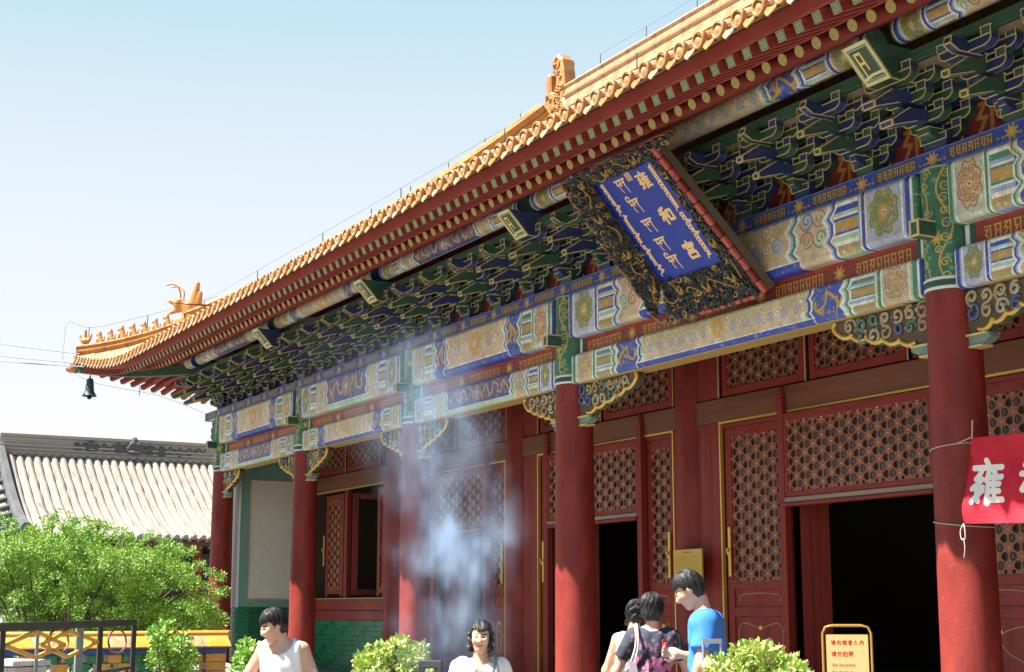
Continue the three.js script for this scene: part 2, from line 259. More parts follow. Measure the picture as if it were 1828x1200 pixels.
const collarTex = (() => { const w = 512, h = 380, cv = canvas(w, h), c = cv.getContext('2d'); c.fillStyle = '#2f6c50'; c.fillRect(0, 0, w, h);
  for (let x = 40; x < w; x += 86) { c.strokeStyle = '#c0a552'; c.lineWidth = 7; c.beginPath(); for (let y = 0; y <= h; y += 8) c[y ? 'lineTo' : 'moveTo'](x + Math.sin(y / h * 9.42 + x) * 24, y); c.stroke(); for (let y = 26; y < h; y += 44) { spiral(c, x + rr(-26, 26), y, rr(14, 22), 1.3, rnd() < .5 ? 1 : -1, '#c4a94f', 5); if (rnd() < .6) spiral(c, x + rr(-34, 34), y + 20, 9, 1, 1, '#55a08a', 6); } }
  for (let i = 0; i < 6; i++) { star(c, (i * 86 + 10) % w, 80 + (i % 2) * 170, 26, '#c3a03f', '#d9bb5e'); } c.fillStyle = '#8fae8e'; c.fillRect(0, 0, w, 7); weather(c, w, h, .03); mottle(c, w, h); return canvasTex(cv); })();
const roundEnd = (() => { const cv = canvas(64, 64), c = cv.getContext('2d'); c.fillStyle = '#6f7440'; c.fillRect(0, 0, 64, 64); c.strokeStyle = '#c8b25e'; c.lineWidth = 4; c.beginPath(); c.arc(32, 32, 28, 0, 7); c.stroke(); star(c, 32, 32, 22, '#bb9c4c', '#8d8440'); for (let i = 0; i < 8; i++) spiral(c, 32 + Math.cos(i * .785) * 20, 32 + Math.sin(i * .785) * 20, 5, 1, 1, '#d2bd74', 2.4); return canvasTex(cv); })();
const squareEnd = (() => { const cv = canvas(64, 64), c = cv.getContext('2d'); c.fillStyle = '#5d6d47'; c.fillRect(0, 0, 64, 64); c.strokeStyle = '#a5a670'; c.lineWidth = 3; c.strokeRect(4, 4, 56, 56); c.lineWidth = 5; c.strokeRect(16, 16, 32, 32); c.beginPath(); c.moveTo(32, 16); c.lineTo(32, 48); c.moveTo(24, 32); c.lineTo(40, 32); c.stroke(); return canvasTex(cv); })();
const fretEnd = (() => { const cv = canvas(128, 128), c = cv.getContext('2d'); c.fillStyle = '#3b4f36'; c.fillRect(0, 0, 128, 128); c.strokeStyle = '#e2d9a0'; c.lineWidth = 11; c.lineJoin = 'miter'; c.strokeRect(6, 6, 116, 116); c.strokeStyle = '#9db58f'; c.lineWidth = 4; c.strokeRect(16, 16, 96, 96);
  c.strokeStyle = '#ecd06a'; c.lineWidth = 8; c.beginPath(); c.moveTo(34, 100); c.lineTo(34, 30); c.lineTo(62, 30); c.lineTo(62, 84); c.moveTo(34, 60); c.lineTo(62, 60); c.stroke(); c.strokeStyle = '#e2d9a0'; c.lineWidth = 9; c.beginPath(); c.moveTo(8, 108); c.lineTo(60, 100); c.lineTo(122, 100); c.stroke(); return canvasTex(cv); })();
const flameBoard = (() => { const cv = canvas(96, 64), c = cv.getContext('2d'); c.fillStyle = '#6d1f18'; c.fillRect(0, 0, 96, 64); lantsa(c, 34, 12, 28, 44, '#a5722c'); weather(c, 96, 64, .01); return canvasTex(cv); })();

// ---------------------------------------------------------------- materials
const M = {
  lacquer: (() => { // old red lacquer: streaked, scuffed and flaked
    const map = mapTex(512, (i, u, v) => { const x = Math.floor(u * 512), y = Math.floor(v * 512), at_ = (N, a, b) => N[(((b % 256) + 256) % 256) * 256 + (((a % 256) + 256) % 256)]; const streak = at_(N2, x * 2, Math.floor(y / 9)), broad = at_(N1, x, Math.floor(y / 2)), fine = at_(N3, x, y); let c = col3([.19, .0145, .009], [.30, .028, .017], clamp((broad - .32) * 2.1, 0, 1)); c = col3(c, [.2, .025, .018], clamp((streak - .5) * 2.4, 0, .7)); c = c.map((q) => q * (.86 + fine * .28)); const f = at_(N2, x * 3, y * 3) * .55 + fine * .45; if (f > .80) c = [.5, .24, .17]; if (f > .845) c = [.62, .45, .36]; if (at_(N2, x + 90, y + 40) > .8 && fine > .5) c = [.13, .02, .015]; return c; });
    const rough = mapTex(256, (i) => { const v = .38 + N1[i] * .3 + N3[i] * .15; return [v, v, v]; }, false); return new THREE.MeshStandardMaterial({ map, roughness: 1, roughnessMap: rough, bumpMap: bumpFine, bumpScale: .0016 }); })(),
  latticeWood: paint([.25, .075, .04], [.33, .11, .055], [.42, .22, .1], .78, .5, .0008),
  rail: paint([.17, .055, .024], [.24, .08, .034], [.32, .13, .06], .78, .5, .0008),
  ceiling: paint([.16, .13, .085], [.23, .17, .1], [.3, .22, .12], .72, .8),
  gold: flat(.72, .46, .10, .38, { metalness: .55 }),
  goldLine: paint([.62, .46, .17], [.82, .66, .28], [.3, .22, .1], .74, .45),
  goldDull: flat(.46, .31, .1, .55),
  green: paint([.026, .082, .05], [.044, .125, .078], [.12, .12, .065], .70, .6), blue: paint([.02, .038, .125], [.03, .055, .18], [.10, .10, .12], .70, .6),  // eave shade put into these aged paints, darker than on the beam faces
  
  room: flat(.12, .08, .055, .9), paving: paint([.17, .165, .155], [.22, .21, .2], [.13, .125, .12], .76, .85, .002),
  stone: paint([.42, .40, .36], [.5, .48, .43], [.3, .29, .27], .74, .85, .002), white: paint([.80, .82, .78], [.86, .87, .82], [.7, .72, .68], .8, .8),
  plaster: paint([.74, .71, .63], [.82, .79, .71], [.66, .62, .54], .72, .9, .001), teal: paint([.17, .33, .29], [.22, .40, .35], [.3, .42, .38], .8, .8),
  tile: paint([.36, .14, .03], [.48, .24, .07], [.2, .11, .06], .65, .36, .004), tilePale: paint([.42, .24, .11], [.52, .36, .215], [.22, .13, .075], .64, .45, .004),
  tileDisc: paint([.42, .22, .07], [.5, .30, .13], [.3, .16, .08], .7, .45, .004),
  fascia: paint([.27, .038, .028], [.35, .055, .04], [.18, .035, .025], .8, .6), 
  roundEnd: new THREE.MeshStandardMaterial({ map: roundEnd, roughness: .5 }), squareEnd: new THREE.MeshStandardMaterial({ map: squareEnd, roughness: .55 }), fret: new THREE.MeshStandardMaterial({ map: fretEnd, roughness: .5 }),
  collar: new THREE.MeshStandardMaterial({ map: collarTex, roughness: .5 }), scriptBlue: new THREE.MeshStandardMaterial({ map: scriptBlue, roughness: .6 }), scriptRed: new THREE.MeshStandardMaterial({ map: scriptRed, roughness: .6 }),
  flame: new THREE.MeshStandardMaterial({ map: flameBoard, roughness: .6 }),
  vc: new THREE.MeshStandardMaterial({ vertexColors: true, roughness: .55 }),
  greenGlaze: paint([.018, .16, .075], [.03, .24, .12], [.08, .32, .2], .78, .28, .002), greenGlazeB: paint([.012, .10, .05], [.022, .16, .08], [.06, .24, .14], .78, .3, .002),
  yellowGlaze: paint([.62, .27, .035], [.72, .38, .09], [.7, .55, .35], .76, .28, .002), blueGlaze: paint([.035, .05, .26], [.05, .08, .36], [.12, .14, .4], .8, .3),
  grey: paint([.20, .168, .14], [.29, .245, .2], [.17, .15, .13], .69, .85, .003), greyDark: paint([.075, .078, .08], [.11, .112, .115], [.12, .12, .12], .8, .9, .003), greyRidge: paint([.32, .295, .26], [.44, .40, .35], [.2, .2, .19], .72, .9, .003),
  iron: flat(.022, .024, .02, .5, { metalness: .3 }), wire: flat(.03, .035, .05, .6), bronze: paint([.05, .09, .085], [.075, .125, .115], [.12, .17, .15], .76, .55, .002, { metalness: .2 }),
  glassGrey: flat(.11, .12, .105, .35),
};

// ---------------------------------------------------------------- ground
const GY = .08, FY = .42; // courtyard and porch floor
{
  const map = mapTex(256, (i) => { const v = .11 + N1[i] * .08 + N3[i] * .05; return [v * 1.04, v, v * .92]; });
  map.repeat.set(60, 60);
  struct('ground', new THREE.PlaneGeometry(400, 400).rotateX(-Math.PI / 2).translate(-40, 0, 0), new THREE.MeshStandardMaterial({ map, roughness: .9 }));
  const yard = group('courtyard_paving', scene); yard.userData.kind = 'structure';
  const slabs = [0, 1, 2].map((k) => paint([.16 + k * .02, .155 + k * .02, .14 + k * .02], [.21, .2, .185], [.12, .115, .105], .76, .9, .003));
  const g = rbox(1.16, .08, .56, .008);
  let n = 0;
  for (let z = 2.6; z < 9.4 && n < 290; z += .575) for (let x = -9 + (Math.round(z / .575) % 2) * .58; x < 12.5 && n < 290; x += 1.175) { part('paving_slab', g, slabs[n++ % 3], yard, [x, GY - .04 + rr(-.002, .002), z]); }
}

// ---------------------------------------------------------------- the hall
const hall = thing('temple_hall', 'large red and gold temple hall with yellow tiled roof and painted beams', 'temple');
const BAY = 4.675, XC = [-17.2975, -12.6225, -7.9475, -3.2725, 3.2725, 7.9475, 12.6225, 17.2975], COLS = [0, 1, 2, 3, 4, 5], DK = .085;
// ----- platform, floor, room
part('platform', [span(-19.2, 19.2, 0, FY, -15.5, 1.5)], M.paving, hall);
for (let i = 0; i < 3; i++) part('step', span(-6.5, 6.5, 0, .1 + i * .1, 1.5, 2.4 - i * .3, .01), M.paving, hall);
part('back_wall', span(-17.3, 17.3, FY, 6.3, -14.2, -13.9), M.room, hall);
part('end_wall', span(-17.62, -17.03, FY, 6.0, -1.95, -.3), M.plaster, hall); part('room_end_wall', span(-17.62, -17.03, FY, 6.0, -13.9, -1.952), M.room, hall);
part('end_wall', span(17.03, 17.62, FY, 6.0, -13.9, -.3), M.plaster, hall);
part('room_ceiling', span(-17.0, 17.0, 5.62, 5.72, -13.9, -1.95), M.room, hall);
part('porch_ceiling', span(-17.0, 17.0, 5.3, 5.36, -1.7, -.23), M.ceiling, hall);
// west porch wall: white end face, teal border, plaster panel, green glazed base
part('wall_end_face', span(-17.66, -17.022, 1.62, 4.4, -.3, -.288), M.white, hall);
part('wall_border', [span(-17.03, -17.018, 1.62, 4.75, -.48, -.3), span(-17.03, -17.018, 1.62, 1.77, -1.7, -.48), span(-17.03, -17.018, 4.22, 4.75, -1.7, -.48)], M.teal, hall);
part('panel_moulding', [span(-17.03, -17.01, 1.77, 4.22, -.5, -.48), span(-17.03, -17.01, 1.765, 1.785, -1.7, -.48), span(-17.03, -17.01, 4.21, 4.23, -1.7, -.48)], M.goldDull, hall);
{
  const base = group('glazed_base', hall);
  for (let j = 0; j < 12; j++) for (let k = 0; k < 6; k++) part('brick', span(-17.03, -17.006 + (k + j) % 3 * .003, FY + j * .1, FY + j * .1 + .098, -.3 - k * .24 - .2385, -.3 - k * .24, .004), (k * 7 + j * 3) % 3 ? M.greenGlazeB : M.greenGlaze, base);
  for (let j = 0; j < 12; j++) for (let k = 0; k < 3; k++) part('brick', span(-17.62 + k * .2, -17.424 + k * .2, FY + j * .1, FY + j * .1 + .096, -.31, -.283 + (k + j) % 2 * .003, .004), (k + j) % 3 ? M.greenGlaze : M.greenGlazeB, base);
  const base2 = group('window_wall', hall);
  for (let j = 0; j < 10; j++) for (let k = 0; k < 16; k++) { const x = -16.9 + k * .255 + (j % 2) * .1; part('brick', span(x, x + .2535, FY + j * .095, FY + j * .095 + .0935, -1.8, -1.705 + (k * 5 + j) % 3 * .003, .004), (k * 5 + j * 3) % 4 ? M.greenGlaze : M.greenGlazeB, base2); }
}
// ----- columns
const shaftG = uvMetres(lathe([[.262, FY + .1], [.258, 1.2], [.25, 2.6], [.24, 3.8], [.236, 4.39]], 28), .8), ringG = lathe([[.237, 4.385], [.243, 4.39], [.243, 4.41], [.239, 4.413]], 28), ringG2 = lathe([[.239, 4.412], [.241, 4.415], [.241, 4.468], [.239, 4.471]], 28), ringG3 = lathe([[.237, 4.47], [.243, 4.473], [.243, 4.492], [.232, 4.5]], 28);
const collarG = new THREE.CylinderGeometry(.226, .232, 1.02, 28).translate(0, 5.01, 0), plinthG = lathe([[0, FY], [.46, FY], [.46, FY + .03], [.36, FY + .09], [.3, FY + .11], [0, FY + .11]], 24);
const ringBox_ = (w, h, t, d) => [box(w, t, d, 0, h / 2 - t / 2), box(w, t, d, 0, -h / 2 + t / 2), box(t, h - 2 * t, d, -w / 2 + t / 2), box(t, h - 2 * t, d, w / 2 - t / 2)];
function makeColumn(x, z, front) {
  const c = group(front ? 'porch_column' : 'inner_column', hall, [x, 0, z]);
  if (front) { part('shaft', shaftG, M.lacquer, c); part('white_band', ringG, M.white, c); part('green_band', ringG2, M.green, c); part('white_band', ringG3, M.white, c); const co = part('painted_collar', collarG, M.collar, c); co.rotation.y = x; }
  else part('shaft', uvMetres(lathe([[.262, FY + .1], [.252, 2.6], [.24, 5.7]], 24), .8), M.lacquer, c);
  if (front && x < -7) c.scale.set(.9, 1, .9);
  part('plinth', plinthG, M.stone, c);
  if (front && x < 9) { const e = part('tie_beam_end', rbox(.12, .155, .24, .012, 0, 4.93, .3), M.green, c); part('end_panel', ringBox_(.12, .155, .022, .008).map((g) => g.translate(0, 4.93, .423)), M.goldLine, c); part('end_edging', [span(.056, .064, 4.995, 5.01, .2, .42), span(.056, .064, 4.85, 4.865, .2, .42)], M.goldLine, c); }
  return c;
}
XC.forEach((x, i) => { makeColumn(x, 0, true); makeColumn(x, -1.85, false); });
// ----- painted beams
function planar(g, x0, x1, y0, y1) { const p = g.attributes.position, uv = new Float32Array(p.count * 2); for (let i = 0; i < p.count; i++) { uv[i * 2] = clamp((p.getX(i) - x0) / (x1 - x0), .001, .999); uv[i * 2 + 1] = clamp((p.getY(i) - y0) / (y1 - y0), .004, .996); } g.setAttribute('uv', new THREE.BufferAttribute(uv, 2)); return g; }
const painted = (t) => new THREE.MeshStandardMaterial({ map: t, roughness: .55, bumpMap: bumpFine, bumpScale: .0006 });
const faces = { c: [painted(beamFace(6.15, .58, 0, 'scroll', 'scroll')), painted(beamFace(6.15, .37, 1, 'dragon', 'scroll', 220, { box: '#c4b292' }))], a: [painted(beamFace(4.3, .58, 1, 'dragon', 'scroll')), painted(beamFace(4.3, .37, 0, 'scroll', 'dragon'))], b: [painted(beamFace(4.3, .58, 0, 'scroll', 'dragon')), painted(beamFace(4.3, .37, 1, 'dragon', 'scroll'))] };
for (let i = 0; i < 7; i++) {
  const x0 = XC[i] + .19, x1 = XC[i + 1] - .19, f = i === 3 ? faces.c : i % 2 ? faces.b : faces.a;
  part('large_beam', planar(rbox(x1 - x0, .575, .43, .06, (x0 + x1) / 2, 5.2325, 0, 3), x0, x1, 4.945, 5.52), f[0], hall);
  part('small_beam', planar(rbox(x1 - x0, .37, .34, .045, (x0 + x1) / 2, 4.553, 0, 3), x0, x1, 4.368, 4.738), f[1], hall);
  part('small_beam_soffit', span(x0 + .3, x1 - .3, 4.356, 4.37, -.13, .13, .004), M.goldDull, hall);
  const b = box(x1 - x0, .215, .1, (x0 + x1) / 2, 4.841, 0), uv = b.attributes.uv; for (let k = 0; k < uv.count; k++) uv.setX(k, uv.getX(k) * Math.round((x1 - x0) / 1.25)); part('beam_board', b, M.scriptRed, hall);
  for (const [xa, s] of [[x0, 1], [x1, -1]]) { part('board_stripe', span(Math.min(xa, xa + s * .17), Math.max(xa, xa + s * .17), 4.745, 4.94, -.052, .054), M.green, hall); part('board_stripe', span(Math.min(xa + s * .06, xa + s * .11), Math.max(xa + s * .06, xa + s * .11), 4.745, 4.94, -.052, .058), M.white, hall); }
}
{
  const L = 18.2, b = box(2 * L, .165, .32, 0, 5.605, 0), uv = b.attributes.uv, p = b.attributes.position; for (let k = 0; k < uv.count; k++) { uv.setX(k, (p.getX(k) - XC[3]) / .935); uv.setY(k, p.getY(k) > 5.6 ? 1 : 0); }
  part('plate_beam', b, M.scriptBlue, hall);
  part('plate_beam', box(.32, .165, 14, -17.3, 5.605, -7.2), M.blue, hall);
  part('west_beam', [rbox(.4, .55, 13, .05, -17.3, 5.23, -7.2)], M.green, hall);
}
// corner beam ends that pass the corner column, scalloped
{
  const pts = (w, h) => { const o = [[0, 0]]; for (let k = 0; k < 4; k++) { const y0 = k * h / 4; for (let a = 0; a <= 4; a++) o.push([w * (1 - k * .0 - .12 * Math.abs(k - 1.5)) + Math.sin(a / 4 * Math.PI) * .045, y0 + a / 4 * h / 4]); } o.push([0, h]); return o; };
  part('corner_beam_end', slab(pts(.5, .52), .3, .015).rotateY(Math.PI).translate(-17.3, 4.96, 0), M.green, hall);
  part('corner_beam_end', slab(pts(.42, .3), .22, .015).rotateY(Math.PI).translate(-17.3, 4.4, 0), M.green, hall);
  part('corner_edging', [span(-17.86, -17.5, 5.5, 5.52, -.16, .16), span(-17.83, -17.5, 4.95, 4.965, -.16, .16), span(-17.75, -17.5, 4.69, 4.705, -.12, .12)], M.goldLine, hall);
}
// ----- carved brackets under the small beams
function queti(len, flip, parent, x) {
  const q = group('carved_bracket', parent, [x, 4.355, 0]); q.scale.x = flip; const H = .42, o = [[0, 0], [len, 0]];
  const edge = []; for (let k = 0; k <= 5; k++) { const t = k / 5; edge.push([len * (1 - t * .84), -.1 - H * .62 * Math.pow(t, .8)]); }
  o.push([len + .03, -.05]); for (let k = 0; k < 5; k++) { const a = edge[k], b = edge[k + 1]; for (let s = 0; s <= 4; s++) { const t = s / 4; o.push([mix(a[0], b[0], t), mix(a[1], b[1], t) - Math.sin(t * Math.PI) * .032]); } }
  o.push([len * .12, -H + .03], [0, -H + .03]);
  part('board', slab(o, .12, .006), flat(.12, .08, .045, .75), q);
  const rim = []; for (let k = 0; k < o.length - 2; k++) if (k > 0) rim.push(V(o[k][0], o[k][1], .06)); part('gilt_rim', tube(rim, .026, 60, 5), M.gold, q);
  const low = rim.slice(1).map((p) => p.clone().add(V(0, -.012, -.05))); part('green_rim', tube(low, .018, 60, 4), M.green, q);
  part('foot', slab([[0, -H + .02], [.2 + len * .06, -H + .02], [.23 + len * .05, -H - .02], [.18, -H - .07], [0, -H - .085]], .13, .012), paint([.16, .28, .22], [.24, .34, .27], [.5, .42, .2], .74, .6), q);
  part('foot_rim', [span(0, .2 + len * .05, -H + .005, -H + .025, -.09, .09), span(0, .18, -H - .095, -H - .075, -.07, .07)], M.goldLine, q);
  const cols = [[.46, .36, .18], [.36, .27, .13], [.14, .23, .17], [.5, .40, .24], [.42, .28, .15], [.5, .44, .3], [.1, .14, .26]], gs = [];
  for (let x = .1; x < len - .05; x += .165) { const d = .1 + (H - .14) * .62 * Math.pow(1 - x / len, .8) + .06; for (let y = -.075; y > -d + .01; y -= .135) { const r = rr(.062, .088), dir = rnd() < .5 ? 1 : -1, a0 = rr(0, 6.28), P = []; for (let i = 0; i <= 9; i++) { const t = i / 9, a = a0 + dir * t * 8, k = r * (1 - t * .8); P.push(V(x + rr(-.004, .004) + Math.cos(a) * k, y + Math.sin(a) * k, .062 + t * .02)); } gs.push(tint(tube(P, .018, 18, 4), cols[Math.floor(rnd() * 7)])); } }
  for (let i = 0; i < len * 14; i++) { const x = rr(.05, len * .9), y = rr(-.05, -.1 - .2 * (1 - x / len)), g = new THREE.SphereGeometry(rr(.014, .024), 5, 4); g.scale(1.2, 1, .6).translate(x, y, .068); gs.push(tint(g, cols[Math.floor(rnd() * 6)])); }
  part('carving', gs, M.vc, q);
  return q;
}
XC.forEach((x, i) => { if (i > 5) return; if (i > 0) queti(i === 4 ? 1.3 : .95, -1, hall, x - .2); queti(i === 3 ? 1.3 : .95, 1, hall, x + .2); });

// ----- bracket sets: three steps outward, two slanting beaks
const BY = 5.69, STEP = .205, LAY = .14, ARM = .095;
function armProfile(len, h = ARM) { const a = len / 2, r = .07; return [[-a, h], [-a, h * .55], [-a + r * .35, h * .22], [-a + r, 0], [a - r, 0], [a - r * .35, h * .22], [a, h * .55], [a, h]]; }
function rimOf(pts, w, depth) { // proud outline along a profile
  const s = poly(pts), cx = pts.reduce((t, p) => t + p[0], 0) / pts.length, cy = pts.reduce((t, p) => t + p[1], 0) / pts.length;
  const xs = pts.map((p) => p[0]), ys = pts.map((p) => p[1]), W = Math.max(...xs) - Math.min(...xs), H = Math.max(...ys) - Math.min(...ys), mx = (Math.max(...xs) + Math.min(...xs)) / 2, my = (Math.max(...ys) + Math.min(...ys)) / 2;
  s.holes.push(new THREE.Path(pts.map(([x, y]) => new THREE.Vector2(mx + (x - mx) * (1 - 2 * w / W), my + (y - my) * (1 - 2 * w / H))).reverse()));
  return slab(s, depth);
}
const ringBox = (w, h, t, d) => [box(w, t, d, 0, h / 2 - t / 2), box(w, t, d, 0, -h / 2 + t / 2), box(t, h - 2 * t, d, -w / 2 + t / 2), box(t, h - 2 * t, d, w / 2 - t / 2)];
const blockG = (() => { const g = box(.115, .078, .115), p = g.attributes.position; for (let i = 0; i < p.count; i++) if (p.getY(i) < 0) { p.setX(i, p.getX(i) * .72); p.setZ(i, p.getZ(i) * .72); } g.computeVertexNormals(); return g; })();
const armG = {}; for (const [k, l] of [['short', .52], ['long', .76], ['outer', .6]]) armG[k] = slab(armProfile(l), .085);
const armRim = {}; for (const [k, l] of [['short', .52], ['long', .76], ['outer', .6]]) armRim[k] = rimOf(armProfile(l), .011, .006);
function beak(zEnd, y0, tipZ, tipY, w) { // slanting beak as a profile in (z,y), extruded along x
  const h = ARM, p = [[-.25, y0], [zEnd - .09, y0], [zEnd - .02, y0 - .02], [tipZ - .02, tipY - .028], [tipZ, tipY + .022], [zEnd + .06, y0 + h], [-.25, y0 + h]];
  return slab(p.map(([z, y]) => [-z, y]), w).rotateY(Math.PI / 2);
}
function makeSet(wide) {
  const s = new THREE.Group(); s.name = 'bracket_set'; const w = wide ? .15 : .08, rims = [], P = { arm: [], block: [], beak: [] };
  const base = box(.27 + (wide ? .06 : 0), .15, .27); { const p = base.attributes.position; for (let i = 0; i < p.count; i++) if (p.getY(i) < 0) { p.setX(i, p.getX(i) * .78); p.setZ(i, p.getZ(i) * .78); } base.computeVertexNormals(); base.translate(0, .075, 0); }
  s.userData.build = (A, B) => {
    const o = new THREE.Group(); o.name = 'bracket_set';
    part('base_block', base, B, o); rims.length = 0;
    const bw = .27 + (wide ? .06 : 0); for (const g of ringBox(bw, .07, .008, .006)) rims.push(g.translate(0, .113, .137)); rims.push(box(bw * .8, .009, .006, 0, .006, .108));
    const arms = [['short', 0, 0], ['long', 1, 0], ['short', 1, 1], ['long', 2, 1], ['short', 2, 2], ['long', 3, 2], ['outer', 3, 3]];
    for (const [k, l, st] of arms) {
      const y = .1 + l * LAY, z = st * STEP; part('bracket_arm', armG[k], A, o, [0, y, z]); rims.push(armRim[k].clone().translate(0, y, z + .044), armRim[k].clone().translate(0, y, z - .044));
      const e = { short: .52, long: .76, outer: .6 }[k] / 2 - .05; for (const x of st < 3 ? [-e, 0, e] : [-e, e]) { part('bracket_block', blockG, B, o, [x, y + ARM + .03, z]); for (const g of [box(.115, .01, .005, 0, .034, .059), box(.009, .07, .005, -.052, 0, .054), box(.009, .07, .005, .052, 0, .054), box(.084, .01, .005, 0, -.034, .045), box(.005, .01, .115, .059, .034, 0), box(.005, .01, .084, .045, -.034, 0)]) rims.push(g.translate(x, y + ARM + .03, z)); }
    }
    const tongue = armProfile(STEP * 2 + .1); part('projecting_arm', slab(tongue, w).rotateY(Math.PI / 2), A, o, [0, .1, 0]); rims.push(box(w, .008, .006, 0, .19, STEP + .055), box(.006, .008, STEP + .06, w / 2, .19, (STEP + .06) / 2), box(w * .9, .008, .006, 0, .13, STEP + .05));
    for (const [zE, l, tz, ty] of [[2 * STEP, 1, .70, .165], [3 * STEP, 2, .90, .305]]) {
      const y0 = .1 + l * LAY; part('slanting_beak', beak(zE, y0, tz, ty, w), B, o);
      const d = w + .006; for (const g of [box(d, .012, .012, 0, ty + .022, tz), box(d, .012, .012, 0, ty - .026, tz - .018), box(.012, .05, .02, w / 2, ty, tz - .008), box(.012, .05, .02, -w / 2, ty, tz - .008)]) rims.push(g);
      for (const sx of [-1, 1]) { rims.push(bar(V(sx * w / 2, y0 - .018, zE - .02), V(sx * w / 2, ty - .026, tz - .02), .006, .01)); rims.push(bar(V(sx * w / 2, y0 + ARM, zE + .06), V(sx * w / 2, ty + .022, tz), .006, .01)); }
    }
    const y4 = .1 + 3 * LAY; if (!wide) {
      part('grasshopper_head', slab([[-.25, y4], [.62, y4], [.76, y4 - .005], [.86, y4 + .05], [.84, y4 + ARM + .02], [-.25, y4 + ARM + .02]].map(([z, y]) => [-z, y]), w).rotateY(Math.PI / 2), A, o);
      for (const sx of [-1, 1]) { rims.push(bar(V(sx * w / 2, y4 - .004, .76), V(sx * w / 2, y4 + .05, .86), .007, .012), bar(V(sx * w / 2, y4 + .05, .862), V(sx * w / 2, y4 + ARM + .02, .842), .007, .012), bar(V(sx * w / 2, y4, .5), V(sx * w / 2, y4 - .004, .76), .007, .01)); } rims.push(box(w, .012, .012, 0, y4 + .05, .86), box(w, .012, .012, 0, y4 + ARM + .018, .842));
    } else {
      const face = slab([[-.3, y4 + .02], [.75, y4 + .02], [1.04, y4 + .33], [-.3, y4 + .33]].map(([z, y]) => [-z, y]), .3).rotateY(Math.PI / 2); part('beam_head', face, A, o);
      const a = V(0, y4 + .02, .752), b = V(0, y4 + .33, 1.042), pl = new THREE.PlaneGeometry(.3, a.distanceTo(b)), ang = Math.atan2(b.z - a.z, b.y - a.y); pl.rotateX(ang); const n = V(0, -Math.sin(ang), Math.cos(ang)).multiplyScalar(.004); part('fret_panel', pl, M.fret, o, [n.x, (a.y + b.y) / 2 + n.y, (a.z + b.z) / 2 + n.z]);
      for (const sx of [-.152, .152]) rims.push(bar(V(sx, a.y, a.z), V(sx, b.y, b.z), .008, .02), bar(V(sx, a.y, .3), V(sx, a.y, .75), .006, .014));
    }
    part('gilt_edging', rims.map((g) => g.clone()), M.goldLine, o);
    return o;
  };
  return s.userData.build;
}
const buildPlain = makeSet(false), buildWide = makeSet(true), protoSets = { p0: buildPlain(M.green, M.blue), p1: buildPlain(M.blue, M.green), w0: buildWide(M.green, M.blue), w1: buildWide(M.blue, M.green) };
const setX = []; for (let i = 0; i < 6; i++) { const n = i === 3 ? 7 : 5; for (let k = 0; k < n; k++) setX.push([XC[i] + (XC[i + 1] - XC[i]) * k / n, k === 0]); }
setX.filter(([x]) => x < 8).forEach(([x, col], i) => { const o = protoSets[(col && i ? 'w' : 'p') + (i % 2)].clone(); o.position.set(x, BY, 0); hall.add(o); });
for (let k = 0; k < 3; k++) { const o = protoSets['p' + (k % 2)].clone(); o.position.set(-17.3, BY, -.935 * k - (k ? 0 : 0)); o.rotation.y = -Math.PI / 2; hall.add(o); }
{ const o = protoSets.p1.clone(); o.position.set(-17.3, BY, 0); o.rotation.y = -Math.PI / 4; o.scale.set(1, 1, 1.38); hall.add(o); }
// boards between the sets, tie rails over the arms, soffit behind
for (let i = 0; i < setX.length - 1; i++) { const [x] = setX[i], [x2] = setX[i + 1]; if (x > 8) break; const g = box(x2 - x - .16, .44, .02, (x + x2) / 2, BY + .22, -.05); part('backing_board', g, M.flame, hall); part('board_edging', [bar(V(x + .16, BY + .01, -.03), V(x + .32, BY + .4, -.03), .012, .012), bar(V(x2 - .16, BY + .01, -.03), V(x2 - .32, BY + .4, -.03), .012, .012)], M.goldLine, hall); }
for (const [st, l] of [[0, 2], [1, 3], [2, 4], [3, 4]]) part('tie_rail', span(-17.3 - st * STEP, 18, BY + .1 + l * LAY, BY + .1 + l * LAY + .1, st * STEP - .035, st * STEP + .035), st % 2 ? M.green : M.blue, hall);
part('bracket_soffit', sheet(2, 4, (u, v) => V(mix(-17.9, 18, u), BY + .64 + .02 * Math.sin(v * 9), mix(-.03, .6, v))), M.ceiling, hall);
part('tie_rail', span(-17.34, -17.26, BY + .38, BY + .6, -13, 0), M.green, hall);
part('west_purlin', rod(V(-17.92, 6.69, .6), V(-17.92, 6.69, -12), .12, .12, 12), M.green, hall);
// ----- eave purlin, painted per bay
const purlinFaces = [painted(beamFace(4.675, .42, 0, 'scroll', 'dragon', 160, { box: '#b9a878' })), painted(beamFace(4.675, .42, 1, 'dragon', 'scroll', 160, { box: '#b9a878' })), painted(beamFace(6.545, .42, 0, 'dragon', 'scroll', 160, { box: '#b9a878' }))];
for (let i = -1; i < 6; i++) {
  const x0 = i < 0 ? -18.3 : XC[i] + .15, x1 = i < 0 ? XC[0] - .15 : XC[i + 1] - .15, L = x1 - x0, g = new THREE.CylinderGeometry(.125, .125, L, 18, 1).rotateZ(Math.PI / 2).translate((x0 + x1) / 2, 6.69, .62), p = g.attributes.position, uv = g.attributes.uv;
  for (let k = 0; k < p.count; k++) { const a = Math.atan2(p.getY(k) - 6.69, p.getZ(k) - .62); uv.setXY(k, (p.getX(k) - x0) / L, clamp((a + 2.1) / 3.2, .01, .99)); }
  part('eave_purlin', g, purlinFaces[i === 3 ? 2 : i % 2 === 0 ? 0 : 1], hall);
}
